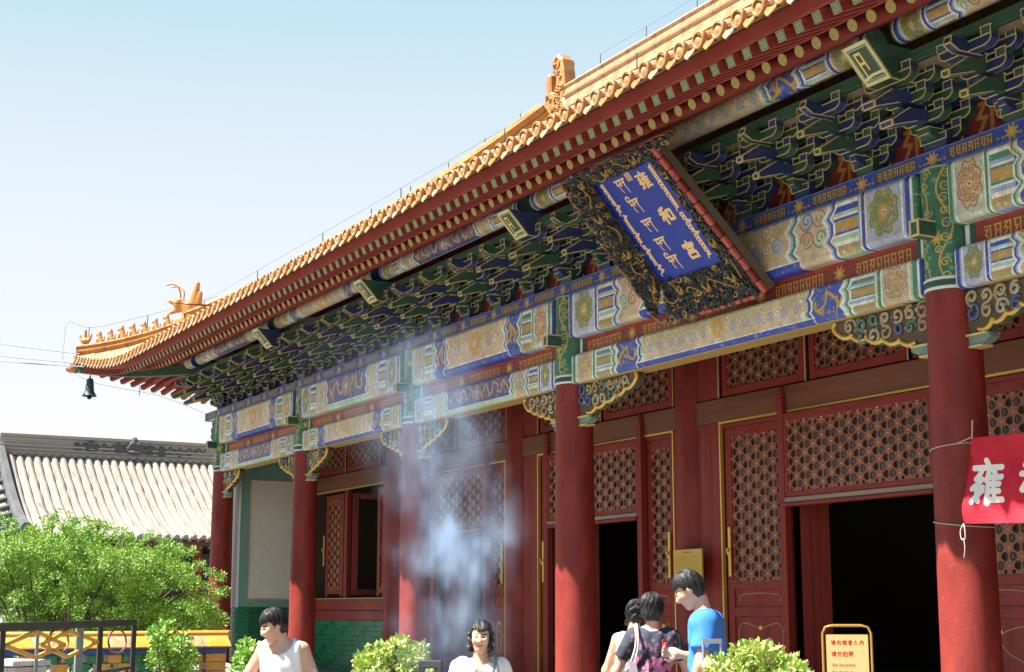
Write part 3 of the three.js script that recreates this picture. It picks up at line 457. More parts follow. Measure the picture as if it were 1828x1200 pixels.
// ----- rafters and fascia
const xCorner = 19.92, lift = (x) => .62 * Math.pow(clamp((Math.abs(x) - 15.3) / 4.6, 0, 1.05), 1.7);
const profile = (d) => .45 * d + .0215 * d * d, fade = (d) => Math.pow(clamp(1 - d / 5, 0, 1), 1.5);
const yRoof = (x, z) => 6.285 + profile(2.62 - z) + lift(x) * fade(2.62 - z), yWest = (x, z) => 6.285 + profile(x + 19.92) + lift(z < -7 ? -19.92 + (z + 16.6) : -17.3 - z) * fade(x + 19.92);
const RP = .2227, rafX = []; for (let x = -15.25; x < 8; x += RP) rafX.push(x);
const fanN = 19, fan = []; for (let k = 1; k <= fanN; k++) fan.push(-15.25 - k * .222);
const roundG = new THREE.CylinderGeometry(.054, .054, 1, 12, 1).rotateX(Math.PI / 2), squareG = (() => { const g = new THREE.BoxGeometry(.098, .098, 1); return g; })();
const roundMats = [M.fascia, M.roundEnd, M.roundEnd], squareMats = [M.fascia, M.fascia, M.fascia, M.fascia, M.squareEnd, M.squareEnd];
function along(g, mats, a, b, name) { const o = part(name, g, mats, hall); const d = b.clone().sub(a); o.position.copy(a).addScaledVector(d, .5); o.scale.z = d.length(); const z = d.clone().normalize(), x = V(0, 1, 0).cross(z).normalize(); o.quaternion.setFromRotationMatrix(new THREE.Matrix4().makeBasis(x, z.clone().cross(x), z)); return o; }
for (const x of rafX) { along(roundG, roundMats, V(x, 7.10, .17), V(x, 6.265, 1.82), 'eave_rafter'); along(squareG, squareMats, V(x, 6.57, 1.42), V(x, 6.145, 2.38), 'flying_rafter'); }
fan.forEach((x, k) => { // the rafters fan out toward the corner, in front and on the west side
  const f = (k + 1) / fanN, b = V(-15.25 - f * 2.6, 6.95 + f * .16, .45 + f * .1), L = lift(x) * .93, e = V(x, 6.265 + L, 1.82 + f * .1), e2 = V(x - f * .1, 6.145 + L, 2.38 + f * .06);
  if (k < fanN - 3) { along(roundG, roundMats, b, V(mix(b.x, x, .96), e.y, e.z), 'eave_rafter'); } along(squareG, squareMats, b.clone().lerp(e2, .55).setY(mix(b.y, e2.y, .55) + .1), e2, 'flying_rafter');
  const w = (p) => V(-17.3 - p.z, p.y - .13 * (1 - f * f), -17.3 - p.x); if (k < fanN - 3) along(roundG, roundMats, w(b), w(V(mix(b.x, x, .96), e.y, e.z)), 'eave_rafter'); along(squareG, squareMats, w(b.clone().lerp(e2, .55).setY(mix(b.y, e2.y, .55) + .1)), w(e2), 'flying_rafter');
});
for (let z = -2.1; z > -5; z -= RP) { along(roundG, roundMats, V(-17.47, 7.10, z), V(-19.12, 6.265, z), 'eave_rafter'); along(squareG, squareMats, V(-18.72, 6.57, z), V(-19.68, 6.145, z), 'flying_rafter'); }
const edgePath = (z, y, x0 = -19.75, x1 = 19, lf = 1, n = 70) => { const P = []; for (let i = 0; i <= n; i++) { const t = i / n, x = x0 < -15 ? (t < .3 ? mix(x0, -15, t / .3) : mix(-15, x1, (t - .3) / .7)) : mix(x0, x1, t); P.push(V(x, y + lift(x) * lf, z)); } return P; };
const rectP = (w, h) => [[-w, -h], [w, -h], [w, h], [-w, h]];
part('small_fascia', uvMetres(sweep(edgePath(1.845, 6.352, -19.1, 19, .93), rectP(.014, .036), true)), M.fascia, hall);
part('large_fascia', uvMetres(sweep(edgePath(2.41, 6.265, -19.85), rectP(.02, .068), true)), M.fascia, hall);
const westOf = (P) => P.map((p) => V(-17.3 - p.z, p.y, -17.3 - p.x)).filter((p) => p.z > -6);
part('west_fascia', uvMetres(sweep(westOf(edgePath(2.41, 6.265, -19.85)), rectP(.02, .058), true)), M.fascia, hall);
part('eave_boarding', uvMetres(sheet(60, 3, (u, v) => { const x = u < .3 ? mix(-19.7, -15, u / .3) : mix(-15, 19, (u - .3) / .7), z = mix(.2, 1.85, v); return V(Math.max(x, -17.35 - z), 7.16 - (z - .2) * .506 + lift(x) * .93 * v, z); })), M.fascia, hall);
part('eave_boarding', uvMetres(sheet(60, 2, (u, v) => { const x = u < .3 ? mix(-19.8, -15, u / .3) : mix(-15, 19, (u - .3) / .7), z = mix(1.8, 2.42, v); return V(Math.max(x, -17.35 - z), 6.46 - (z - 1.8) * .42 + lift(x) * .95, z); })), M.fascia, hall);
part('west_boarding', uvMetres(sheet(30, 3, (u, v) => { const zz = mix(2.5, -9, u), s = mix(.2, 2.42, v), x = -17.3 - s; return V(x, 7.16 - (s - .2) * .43 + lift(-17.3 - zz) * .93 * v, Math.min(zz, s)); })), M.fascia, hall);
// corner hip beam with its carved cap
{
  const P = [V(-17.3, 6.6, 0), V(-18.3, 6.56, 1.0), V(-19.2, 6.6, 1.9), V(-19.82, 6.72, 2.52)];
  part('hip_beam', uvMetres(sweep(new THREE.CatmullRomCurve3(P).getPoints(16), rectP(.09, .1), true)), M.green, hall);
  const cap = nets(blend([ball_([0, 0, 0], [.13, .13, .15]), ball_([0, -.04, .13], [.09, .07, .1]), ball_([.09, .1, -.02], [.04, .07, .04]), ball_([-.09, .1, -.02], [.04, .07, .04])], .05), [-.2, -.2, -.22], [.2, .25, .3], .02); cap.rotateY(-Math.PI / 4);
  part('hip_beam_cap', cap, M.tile, hall, [-19.86, 6.74, 2.56]);
}
// ----- roof
const roof = group('roof', hall), TP = .275;
const crown = 12.75, RZ = -7.0, GX = 15.5;
part('roof_bed', [sheet(40, 16, (u, v) => { const x = mix(-GX, GX, u), z = mix(2.56, RZ, v); return V(x, yRoof(x, z) - .03, z); }), sheet(20, 8, (u, v) => { const x = mix(-19.9, -GX, u), z = mix(2.56, Math.min(2.55, -17.3 - x), v); return V(x, yRoof(x, z) - .03, z); }), sheet(20, 8, (u, v) => { const x = mix(19.9, GX, u), z = mix(2.56, Math.min(2.55, -17.3 + x), v); return V(x, yRoof(x, z) - .03, z); }),
  sheet(16, 20, (u, v) => { const x = mix(-19.86, -GX, u), zt = 17.3 + x, z = mix(-17.3 - x, -14 + zt, v); return V(x, yWest(x, z) - .03, z); }), sheet(4, 10, (u, v) => { const x = mix(-GX, GX, u), z = mix(RZ, -16.6, v); return V(x, 6.25 + profile(z + 16.6) - .03, z); })].map((g) => uvMetres(g, .7)), M.tilePale, roof);
part('gable_wall', [sheet(2, 10, (u, v) => { const z = mix(2, RZ * 2 - 2, v); return V(-GX + .3, mix(7.4, Math.max(7.4, Math.min(yRoof(0, z), 6.25 + profile(z + 16.6))), u), z); })], M.lacquer, roof);
{
  const half = []; for (let k = 0; k <= 7; k++) { const a = Math.PI * k / 7; half.push([Math.cos(a) * .077, Math.sin(a) * .08 + .02]); }
  const discG = lathe([[0, .008], [.058, .004], [.062, .02], [.078, .02], [.083, .008], [.083, -.03], [0, -.03]], 16).rotateX(Math.PI / 2);
  const dripShape = poly([[-.085, .05], [-.06, .02], [0, .006], [.06, .02], [.085, .05], [.088, .0], [.06, -.05], [.03, -.075], [0, -.095], [-.03, -.075], [-.06, -.05], [-.088, 0]]), dripG = slab(dripShape, .016, .004).rotateX(-.42);
  const rows = []; for (let k = 0; k < 106; k++) rows.push(-19.72 + k * TP);
  rows.forEach((x, k) => {
    if (x > 9.2) return;
    const zTop = x < -GX ? Math.min(2.3, -17.3 - x) : RZ, n = x < -GX ? 6 : 12, P = []; for (let i = 0; i <= n; i++) { const z = mix(2.6, zTop, i / n); P.push(V(x, yRoof(x, z) + rr(-.004, .004), z)); }
    const g = sweep(P, half); part('tile_row', uvMetres(g, .9), rnd() < .35 ? M.tile : M.tilePale, roof);
    const y = 6.335 + lift(x), e = part('end_tile', discG, rnd() < .8 ? M.tile : M.tilePale, roof, [x + rr(-.006, .006), y + rr(-.004, .004), 2.61]); e.rotation.x = rr(-.05, .12); e.rotation.z = rr(-.3, .3);
    part('end_boss', lathe([[0, .02], [.026, .017], [.04, .009], [.054, .007]], 10).rotateX(Math.PI / 2), M.tileDisc, roof, [x, y, 2.6115]);
    const d = part('drip_tile', dripG, rnd() < .7 ? M.tilePale : M.tile, roof, [x + TP / 2, 6.285 + lift(x + TP / 2), 2.60]); d.rotation.z = rr(-.05, .05);
    const pan = []; for (let i = 0; i <= 3; i++) { const z = mix(2.6, 1.9, i / 3); pan.push(V(x + TP / 2, yRoof(x + TP / 2, z), z)); }
    part('pan_tile', uvMetres(sweep(pan, [[-.09, .03], [-.05, 0], [0, -.012], [.05, 0], [.09, .03]]), .9), M.tile, roof);
  });
}
// ridges
const ridgeProfile = (w, h) => [[-w, 0], [-w, h * .14], [-w * .72, h * .2], [-w * .72, h * .42], [-w * .95, h * .48], [-w * .95, h * .56], [-w * .7, h * .62], [-w * .7, h * .8], [-w * .9, h * .86], [-w * .45, h], [w * .45, h], [w * .9, h * .86], [w * .7, h * .8], [w * .7, h * .62], [w * .95, h * .56], [w * .95, h * .48], [w * .72, h * .42], [w * .72, h * .2], [w, h * .14], [w, 0]];
part('main_ridge', uvMetres(sweep([V(-14.9, crown - .1, RZ), V(0, crown - .1, RZ), V(16, crown - .1, RZ)], ridgeProfile(.2, .62), true)), M.tilePale, hall);
{ // ridge-end ornament: a coiled tail and a short upright
  const o = group('ridge_end_ornament', hall, [-15.35, crown - .25, RZ]);
  o.scale.setScalar(.86); const body = [[-.5, 0], [.55, 0], [.62, .3], [.5, .52], [.56, .8], [.5, 1.3], [.42, 1.62], [.24, 1.8], [.02, 1.78], [-.1, 1.62], [-.04, 1.46], [.1, 1.52], [.16, 1.38], [.1, .95], [-.02, .8], [-.14, .86], [-.16, 1.32], [-.3, 1.4], [-.4, 1.3], [-.4, .8], [-.56, .6], [-.52, .3]];
  part('body', uvMetres(slab(body, .42, .05)), M.tile, o);
  const gs = []; for (const s of [-1, 1]) { for (let k = 0; k < 22; k++) { const P = [], cx = rr(-.45, .45), cy = rr(.08, k % 3 ? .85 : 1.4), r = rr(.06, .12), d = rnd() < .5 ? 1 : -1, a0 = rr(0, 6); for (let i = 0; i <= 10; i++) { const t = i / 10, a = a0 + d * t * 8, q = r * (1 - t * .8); P.push(V(cx + Math.cos(a) * q, cy + Math.sin(a) * q, s * (.215 + t * .03))); } gs.push(tube(P, .022, 18, 5)); } const P = []; for (let i = 0; i <= 12; i++) { const t = i / 12, a = -1.6 + t * 6, q = .2 * (1 - t * .75); P.push(V(.2 + Math.cos(a) * q, 1.56 + Math.sin(a) * q, s * .215)); } gs.push(tube(P, .03, 20, 5)); }
  part('scrolls', gs, M.tile, o);
}
{ // descending ridge along the gable
  const P = []; for (let i = 0; i <= 12; i++) { const z = mix(RZ + .2, -1.6, i / 12); P.push(V(-GX + .1, yRoof(-15, z), z)); }
  part('descending_ridge', uvMetres(sweep(P, ridgeProfile(.19, .55), true)), M.tile, hall);
}
const hipAt = (s) => V(-17.3 - s, yRoof(-17.3 - s, s) , s);
{
  const hip = group('hip_ridge', hall), P = [], Q = []; for (let i = 0; i <= 14; i++) P.push(hipAt(mix(-1.75, .62, i / 14))); for (let i = 0; i <= 14; i++) Q.push(hipAt(mix(.6, 2.5, i / 14)));
  part('upper_ridge', uvMetres(sweep(P, ridgeProfile(.17, .46), true)), M.tile, hip); part('lower_ridge', uvMetres(sweep(Q, ridgeProfile(.15, .3), true)), M.tile, hip);
  const beastG = nets(blend([cone_([0, .1, -.16], [0, .34, -.02], .15, .13), ball_([0, .42, .1], [.13, .12, .16]), cone_([0, .45, .18], [0, .52, .36], .09, .06), cone_([0, .32, .16], [0, .26, .36], .06, .04), cone_([0, .4, -.16], [0, .86, -.26], .12, .05), cone_([0, .3, -.26], [0, .66, -.34], .1, .04), ball_([.11, .5, .12], [.04, .05, .05]), ball_([-.11, .5, .12], [.04, .05, .05]), cone_([0, .08, 0], [0, .06, .2], .1, .06)], .06), [-.35, -.05, -.5], [.35, 1.0, .6], .028);
  const horns = [-1, 1].map((s) => tube([V(s * .06, .56, .1), V(s * .1, .74, .12), V(s * .12, .86, .26), V(s * .12, .84, .42)], .018, 14, 5));
  const b = group('ridge_beast', hip, hipAt(.72).add(V(0, .22, 0)).toArray(), -Math.PI / 4); part('beast_body', merge([beastG.clone(), ...horns]), M.tile, b);
  const figG = nets(blend([cone_([0, .02, -.03], [0, .14, .0], .07, .05), ball_([0, .2, .02], [.045, .05, .05]), cone_([0, .2, .05], [0, .19, .1], .028, .018), cone_([.02, .24, 0], [.03, .29, -.02], .016, .008), cone_([-.02, .24, 0], [-.03, .29, -.02], .016, .008), cone_([.03, .1, .05], [.035, 0, .07], .022, .018), cone_([-.03, .1, .05], [-.035, 0, .07], .022, .018), cone_([0, .05, -.08], [0, .16, -.11], .022, .012)], .025), [-.12, -.06, -.18], [.12, .34, .16], .013);
  for (let k = 0; k < 7; k++) { const p = hipAt(1.02 + k * .19); const f = part('ridge_figure', figG, M.tile, hip, [p.x, p.y + .285, p.z]); f.rotation.y = -Math.PI / 4 + rr(-.12, .12); f.scale.setScalar(rr(.95, 1.12)); }
  const rider = nets(blend([ball_([0, .1, 0], [.07, .07, .11]), cone_([0, .12, .09], [0, .22, .13], .035, .026), cone_([0, .12, -.1], [0, .26, -.16], .04, .015), cone_([0, .16, 0], [0, .27, 0], .042, .034), ball_([0, .32, 0], [.032, .038, .032])], .02), [-.14, -.03, -.24], [.14, .4, .22], .014);
  const f = part('ridge_rider', rider, M.tile, hip, hipAt(2.42).add(V(0, .29, 0)).toArray()); f.rotation.y = -Math.PI / 4;
}
// lightning rods and wire
{
  const rods = [], top = []; for (const x of [-11.6, -8.9, -6.2, -3.6, -.9, 1.7, 4.3]) { const p = V(x, yRoof(x, 2.3) + .06, 2.3); rods.push(rod(p, p.clone().add(V(0, .26, 0)), .007)); top.push(p.clone().add(V(0, .26, 0))); } rods.push(tube(top, .0022, 60, 4)); stuff(part('lightning_wire', rods, M.wire, hall));
  const rid = [], tp = []; for (const x of [-13.6, -11.8, -10, -8.2, -6.4]) { const p = V(x, crown + .5, RZ); rid.push(rod(p, p.clone().add(V(0, .3, 0)), .01)); tp.push(p.clone().add(V(0, .3, 0))); } rid.push(tube(tp, .003, 30, 4)); for (let k = 0; k < 5; k++) { const z = -6 + k * .9, p = V(-GX + .1, yRoof(-15, z) + .5, z); rid.push(rod(p, p.clone().add(V(0, .3, 0)), .01)); } stuff(part('lightning_wire', rid, M.wire, hall));
  const a = hipAt(2.36).add(V(0, .3, 0)), b = hipAt(1.36).add(V(0, .3, 0)), c = hipAt(.2).add(V(0, .55, 0)), h = V(0, .38, 0), tip = V(-20.08, 6.9, 2.78); stuff(part('lightning_wire', [rod(a, a.clone().add(h), .009), rod(b, b.clone().add(h), .009), tube([c, b.clone().add(h), a.clone().add(h), tip.clone().add(V(.03, .85, -.03)), tip.clone().add(V(0, .5, 0)), tip, V(-19.8, 6.5, 2.4), V(-18.6, 6.05, 1.0), V(-17.6, 5.5, 0)], .0035, 60, 4), rod(V(-19.1, 6.12, 1.35), V(-19.1, 6.3, 1.35), .008), rod(V(-18.2, 5.85, .55), V(-18.15, 6.05, .5), .008)], M.wire, hall));
}

// ---------------------------------------------------------------- door and window bays between the inner columns
function lattice(w, h) { // three-way lattice plate with round holes, origin at its lower left corner, plus studs at the crossings
  const nc = Math.max(2, Math.round(w / .156)), sx = w / nc, a = .18, nr = Math.ceil(h / a) + 1, pos = [], studs = [], D = .022, R = .0488;
  const vx = (c, r) => [c * sx, clamp((r + (c % 2 ? .5 : 0)) * a - .5 * a, 0, h)];
  const quad = (p, q, r, s) => pos.push(...p, ...q, ...r, ...p, ...r, ...s);
  const tri = (A, B, C) => {
    const g = [(A[0] + B[0] + C[0]) / 3, (A[1] + B[1] + C[1]) / 3]; if (Math.abs((B[0] - A[0]) * (C[1] - A[1]) - (C[0] - A[0]) * (B[1] - A[1])) < 1e-4) return;
    const hs = Math.abs(B[1] - A[1]) + Math.abs(C[1] - B[1]) + Math.abs(A[1] - C[1]), rad = R * clamp(hs / (2 * a), .3, 1), O = []; for (const [p, q] of [[A, B], [B, C], [C, A]]) for (let k = 0; k < 3; k++) O.push([mix(p[0], q[0], k / 3), mix(p[1], q[1], k / 3)]);
    const I = O.map((o) => { const d = Math.hypot(o[0] - g[0], o[1] - g[1]) || 1; return [g[0] + (o[0] - g[0]) / d * rad, g[1] + (o[1] - g[1]) / d * rad]; });
    for (let k = 0; k < 9; k++) { const n = (k + 1) % 9; quad([...O[k], 0], [...O[n], 0], [...I[n], .0], [...I[k], .0]); quad([...I[k], 0], [...I[n], 0], [...I[n], -D], [...I[k], -D]); }
  };
  for (let c = 0; c < nc; c++) for (let r = 0; r < nr; r++) {
    if (c % 2 === 0) { tri(vx(c, r), vx(c, r + 1), vx(c + 1, r)); tri(vx(c + 1, r), vx(c + 1, r + 1), vx(c, r + 1)); } else { tri(vx(c, r), vx(c, r + 1), vx(c + 1, r + 1)); tri(vx(c + 1, r), vx(c + 1, r + 1), vx(c, r)); }
  }
  const stud = new THREE.ConeGeometry(.015, .014, 6).rotateX(Math.PI / 2);
  for (let c = 0; c <= nc; c++) for (let r = 0; r <= nr; r++) { const [x, y] = vx(c, r); if (y > .001 || r === 0) if (y < h + .001) studs.push(stud.clone().translate(x, y, .006)); }
  // beads along the bars
  const g = new THREE.BufferGeometry(); g.setAttribute('position', new THREE.Float32BufferAttribute(pos, 3)); g.computeVertexNormals(); return { plate: uvMetres(g), studs: merge(studs) };
}
function addLattice(p, x0, x1, y0, y1, z) {
  const l = lattice(x1 - x0, y1 - y0); part('lattice', l.plate, M.latticeWood, p, [x0, y0, z]); stuff(part('gilt_studs', l.studs, M.gold, p, [x0, y0, z])); part('pane', span(x0, x1, y0, y1, z - .06, z - .05), M.glassGrey, p);
}
const frame4 = (x0, x1, y0, y1, w, za, zb, r = .008) => [span(x0, x0 + w, y0, y1, za, zb, r), span(x1 - w, x1, y0, y1, za, zb, r), span(x0 + w, x1 - w, y0, y0 + w, za, zb, r), span(x0 + w, x1 - w, y1 - w, y1, za, zb, r)];
const ZF = -1.75;
function goldLoop(p, pts, z, r = .007) { part('gilt_moulding', tube(pts.map(([x, y]) => V(x, y, z)), r, pts.length * 5, 4), M.goldDull, p); }
function leaf(p, x0, x1, y0, yl = 1.93, z = ZF - .03) {
  part('stile', span(x0, x0 + .12, y0, 3.86, z - .08, z, .008), M.lacquer, p); part('stile', span(x1 - .12, x1, y0, 3.86, z - .08, z, .008), M.lacquer, p);
  for (const [a, b] of [[3.74, 3.86], [yl - .1, yl], ...(y0 < 1 ? [[1.5, 1.62], [y0, y0 + .12]] : [])]) part('rail', span(x0 + .12, x1 - .12, a, b, z - .08, z - .003, .008), M.lacquer, p);
  addLattice(p, x0 + .12, x1 - .12, yl, 3.74, z - .02);
  if (y0 < 1) {
    part('panel', span(x0 + .12, x1 - .12, 1.62, yl - .1, z - .06, z - .025), M.lacquer, p); part('panel', span(x0 + .12, x1 - .12, y0 + .12, 1.5, z - .06, z - .025), M.lacquer, p);
    const a = x0 + .2, b = x1 - .2, m = (x0 + x1) / 2, zz = z - .02; goldLoop(p, [[a + .03, 1.69], [a, 1.72], [a + .03, 1.755], [b - .03, 1.755], [b, 1.72], [b - .03, 1.69]], zz);
    goldLoop(p, [[a, .9], [a, 1.36], [a + .06, 1.42], [m - .06, 1.37], [m, 1.34], [m + .06, 1.37], [b - .06, 1.42], [b, 1.36], [b, .9]], zz, .009); goldLoop(p, [[a + .1, .9], [a + .12, 1.06], [m - .1, 1.16], [m, 1.24], [m + .1, 1.16], [b - .12, 1.06], [b - .1, .9]], zz, .009);
    part('gilt_boss', rbox(.06, .05, .02, .008, m, 1.37, zz), M.gold, p);
  }
}
function handle(p, x, y) { part('gilt_handle', [rbox(.05, .62, .02, .008, x, y, ZF + .004), rbox(.075, .09, .025, .01, x - .01, y, ZF + .008), rbox(.03, .05, .05, .008, x, y + .02, ZF + .03)], M.gold, p); }
function transom(p, x0, x1, n) {
  const w = (x1 - x0) / n; for (let k = 0; k <= n; k++) part('gilt_line', span(x0 + k * w - .012, x0 + k * w + .012, 4.26, 5.2, ZF + .002, ZF + .012), M.goldDull, p);
  for (let k = 0; k < n; k++) { const a = x0 + k * w + .05, b = x0 + (k + 1) * w - .05; part('transom_frame', frame4(a, b, 4.27, 5.2, .1, ZF - .09, ZF - .01), M.lacquer, p); addLattice(p, a + .1, b - .1, 4.37, 5.1, ZF - .035); }
}
function doorBay(i, n, lj0, lj1, leafW) {
  const xa = XC[i], xb = XC[i + 1], p = group('door_bay', hall), x0 = xa + .7, x1 = xb - (i === 3 ? .7 : .32);
  part('jamb', span(xa + .2, x0, FY, 3.945, ZF - .12, ZF + .01, .008), M.lacquer, p); part('jamb', span(x1, xb - .2, FY, 3.945, ZF - .12, ZF + .01, .008), M.lacquer, p);
  part('gilt_line', [span(x0, x0 + .024, FY, 3.945, ZF - .03, ZF + .02), span(x1 - .024, x1, FY, 3.945, ZF - .03, ZF + .02), span(x0 + .024, x1 - .024, 3.92, 3.945, ZF - .03, ZF + .02)], M.gold, p);
  part('middle_rail', span(xa + .2, xb - .2, 3.948, 4.25, ZF - .14, ZF + .016, .01), M.rail, p);
  part('top_rail', span(xa + .2, xb - .2, 5.2, 5.6, ZF - .14, ZF + .01), M.rail, p); part('jamb', span(xa + .2, x0 - .02, 4.262, 5.2, ZF - .12, ZF, .008), M.lacquer, p); part('jamb', span(x1 + .02, xb - .2, 4.262, 5.2, ZF - .12, ZF, .008), M.lacquer, p);
  transom(p, x0, x1, n);
  leaf(p, x0 + .05, lj0 - .02, FY + .06); leaf(p, lj1 + .02, x1 - .05, FY + .06); handle(p, x0 + .15, 2.3); handle(p, x1 - .15, 2.3);
  part('head_rail', span(x0 + .035, x1 - .035, 3.86, 3.91, ZF - .11, ZF - .02), M.lacquer, p);
  // hanging frame in front of the open leaves
  const c = group('curtain_frame', hall), z0 = ZF - .02, z1 = ZF + .08;
  for (const x of [lj0, lj1]) { part('post', span(x - .055, x + .055, FY, 4.1, z0, z1, .01), M.lacquer, c); part('finial', lathe([[0, 0], [.045, 0], [.05, .03], [.03, .06], [.045, .09], [.02, .14], [0, .16]], 10).translate(x, 4.1, (z0 + z1) / 2), M.lacquer, c); }
  part('lintel', span(lj0 + .055, lj1 - .055, 2.79, 2.83, z0, z1 + .03, .008), M.lacquer, c); part('lintel_moulding', span(lj0 + .055, lj1 - .055, 2.832, 2.9, z0, z1 + .01, .02), paint([.26, .2, .15], [.33, .26, .19], [.2, .12, .1], .8, .5), c);
  part('frame_rail', span(lj0 + .055, lj1 - .055, 2.902, 2.96, z0, z1 - .01, .008), M.lacquer, c); part('frame_rail', span(lj0 + .055, lj1 - .055, 3.8, 3.905, z0, z1 - .005, .01), M.lacquer, c); part('stile', span(lj0 + .055, lj0 + .11, 2.96, 3.8, z0, z1 - .01, .008), M.lacquer, c); part('stile', span(lj1 - .11, lj1 - .055, 2.96, 3.8, z0, z1 - .01, .008), M.lacquer, c);
  addLattice(c, lj0 + .11, lj1 - .11, 2.96, 3.8, z1 - .025);
  // leaves folded inward
  for (const [x, s] of [[lj0 + .12, 1], [lj1 - .12, -1]]) { const l = group('open_leaf', hall, [x, 0, ZF - .1], s * 1.25 + (s < 0 ? Math.PI : 0)); part('leaf_board', span(0, leafW, FY + .06, 3.5, -.03, .03, .008), M.lacquer, l); part('stile', [span(0, .09, FY + .06, 3.5, .03, .045), span(leafW - .09, leafW, FY + .06, 3.5, .03, .045), span(leafW * .5 - .03, leafW * .5 + .03, FY + .06, 3.5, .03, .04)], M.lacquer, l); }
}
doorBay(3, 3, -1.28, 1.28, .34);
doorBay(2, 2, XC[2] + 1.05, -4.34, .6);
doorBay(1, 2, -10.8, -8.88, .55);
doorBay(4, 2, XC[4] + 1.05, XC[5] - 1.05, .6);
{ // window bay over the glazed wall
  const xa = XC[0], xb = XC[1], p = group('window_bay', hall), x0 = xa + .35, x1 = xb - .45;
  part('sill', span(xa + .2, xb - .2, 1.56, 1.78, ZF - .12, ZF + .02, .01), M.lacquer, p); part('sill', span(xa + .2, xb - .2, 1.372, 1.556, ZF - .14, ZF + .045, .01), M.lacquer, p); part('gilt_line', span(xa + .2, xb - .2, 1.782, 1.8, ZF - .04, ZF + .03), M.goldDull, p);
  part('jamb', span(xa + .2, x0, 1.8, 3.945, ZF - .12, ZF + .01), M.lacquer, p); part('jamb', span(x1, xb - .2, 1.8, 3.945, ZF - .12, ZF + .01), M.lacquer, p);
  part('middle_rail', span(xa + .2, xb - .2, 3.948, 4.25, ZF - .14, ZF + .016, .01), M.rail, p); part('gilt_line', span(x0, x1, 3.915, 3.945, ZF - .03, ZF + .02), M.goldDull, p); part('top_rail', span(xa + .2, xb - .2, 5.2, 5.6, ZF - .14, ZF + .01), M.rail, p);
  transom(p, x0 + .3, x1 - .2, 2);
  leaf(p, -16.0, -15.1, 1.83, 1.98); leaf(p, -13.42, -12.62 - .42, 1.83, 1.98); handle(p, -16.02, 2.75); part('stile', span(-15.0, -14.86, 1.8, 3.9, ZF - .1, ZF - .01, .008), M.lacquer, p);
  const l = group('open_leaf', hall, [-14.8, 0, ZF - .1], 1.2); part('leaf_board', frame4(0, .8, 1.85, 3.85, .12, -.03, .03), M.lacquer, l);
}
// porch ties from front to inner columns
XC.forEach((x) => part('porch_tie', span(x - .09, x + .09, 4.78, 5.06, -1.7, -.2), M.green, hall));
// inner wall plate
part('inner_plate', span(-17.0, 17.0, 5.6, 5.75, -1.95, -1.7), M.ceiling, hall);

// ---------------------------------------------------------------- gilt notice on the inner column
{
  const a = at(1203, 982, 'z', -1.575), b = at(1254, 979, 'z', -1.575), c = at(1205, 1050, 'z', -1.575), w = b.x - a.x, h = a.y - c.y;
  const o = thing('notice_board', 'gilt notice board of small writing fixed to the red column between doorways', 'notice', [(a.x + b.x) / 2, (a.y + c.y) / 2, -1.575]);
  part('board', rbox(w, h, .025, .006), flat(.62, .44, .1, .42, { metalness: .35 }), o);
  const cv = canvas(200, 270), x = cv.getContext('2d'); x.fillStyle = '#c7a544'; x.fillRect(0, 0, 200, 270); x.fillStyle = '#8f7430'; x.fillRect(70, 16, 60, 9); for (let y = 42; y < 256; y += 9) for (let q = 14; q < 184;) { const l = rr(4, 14); if (q + l < 188 && !(y > 225 && q > 90)) x.fillRect(q, y, l, 3); q += l + 4; }
  part('print', new THREE.PlaneGeometry(w * .96, h * .97).translate(0, 0, .0155), new THREE.MeshStandardMaterial({ map: canvasTex(cv), roughness: .42, metalness: .3 }), o);
}

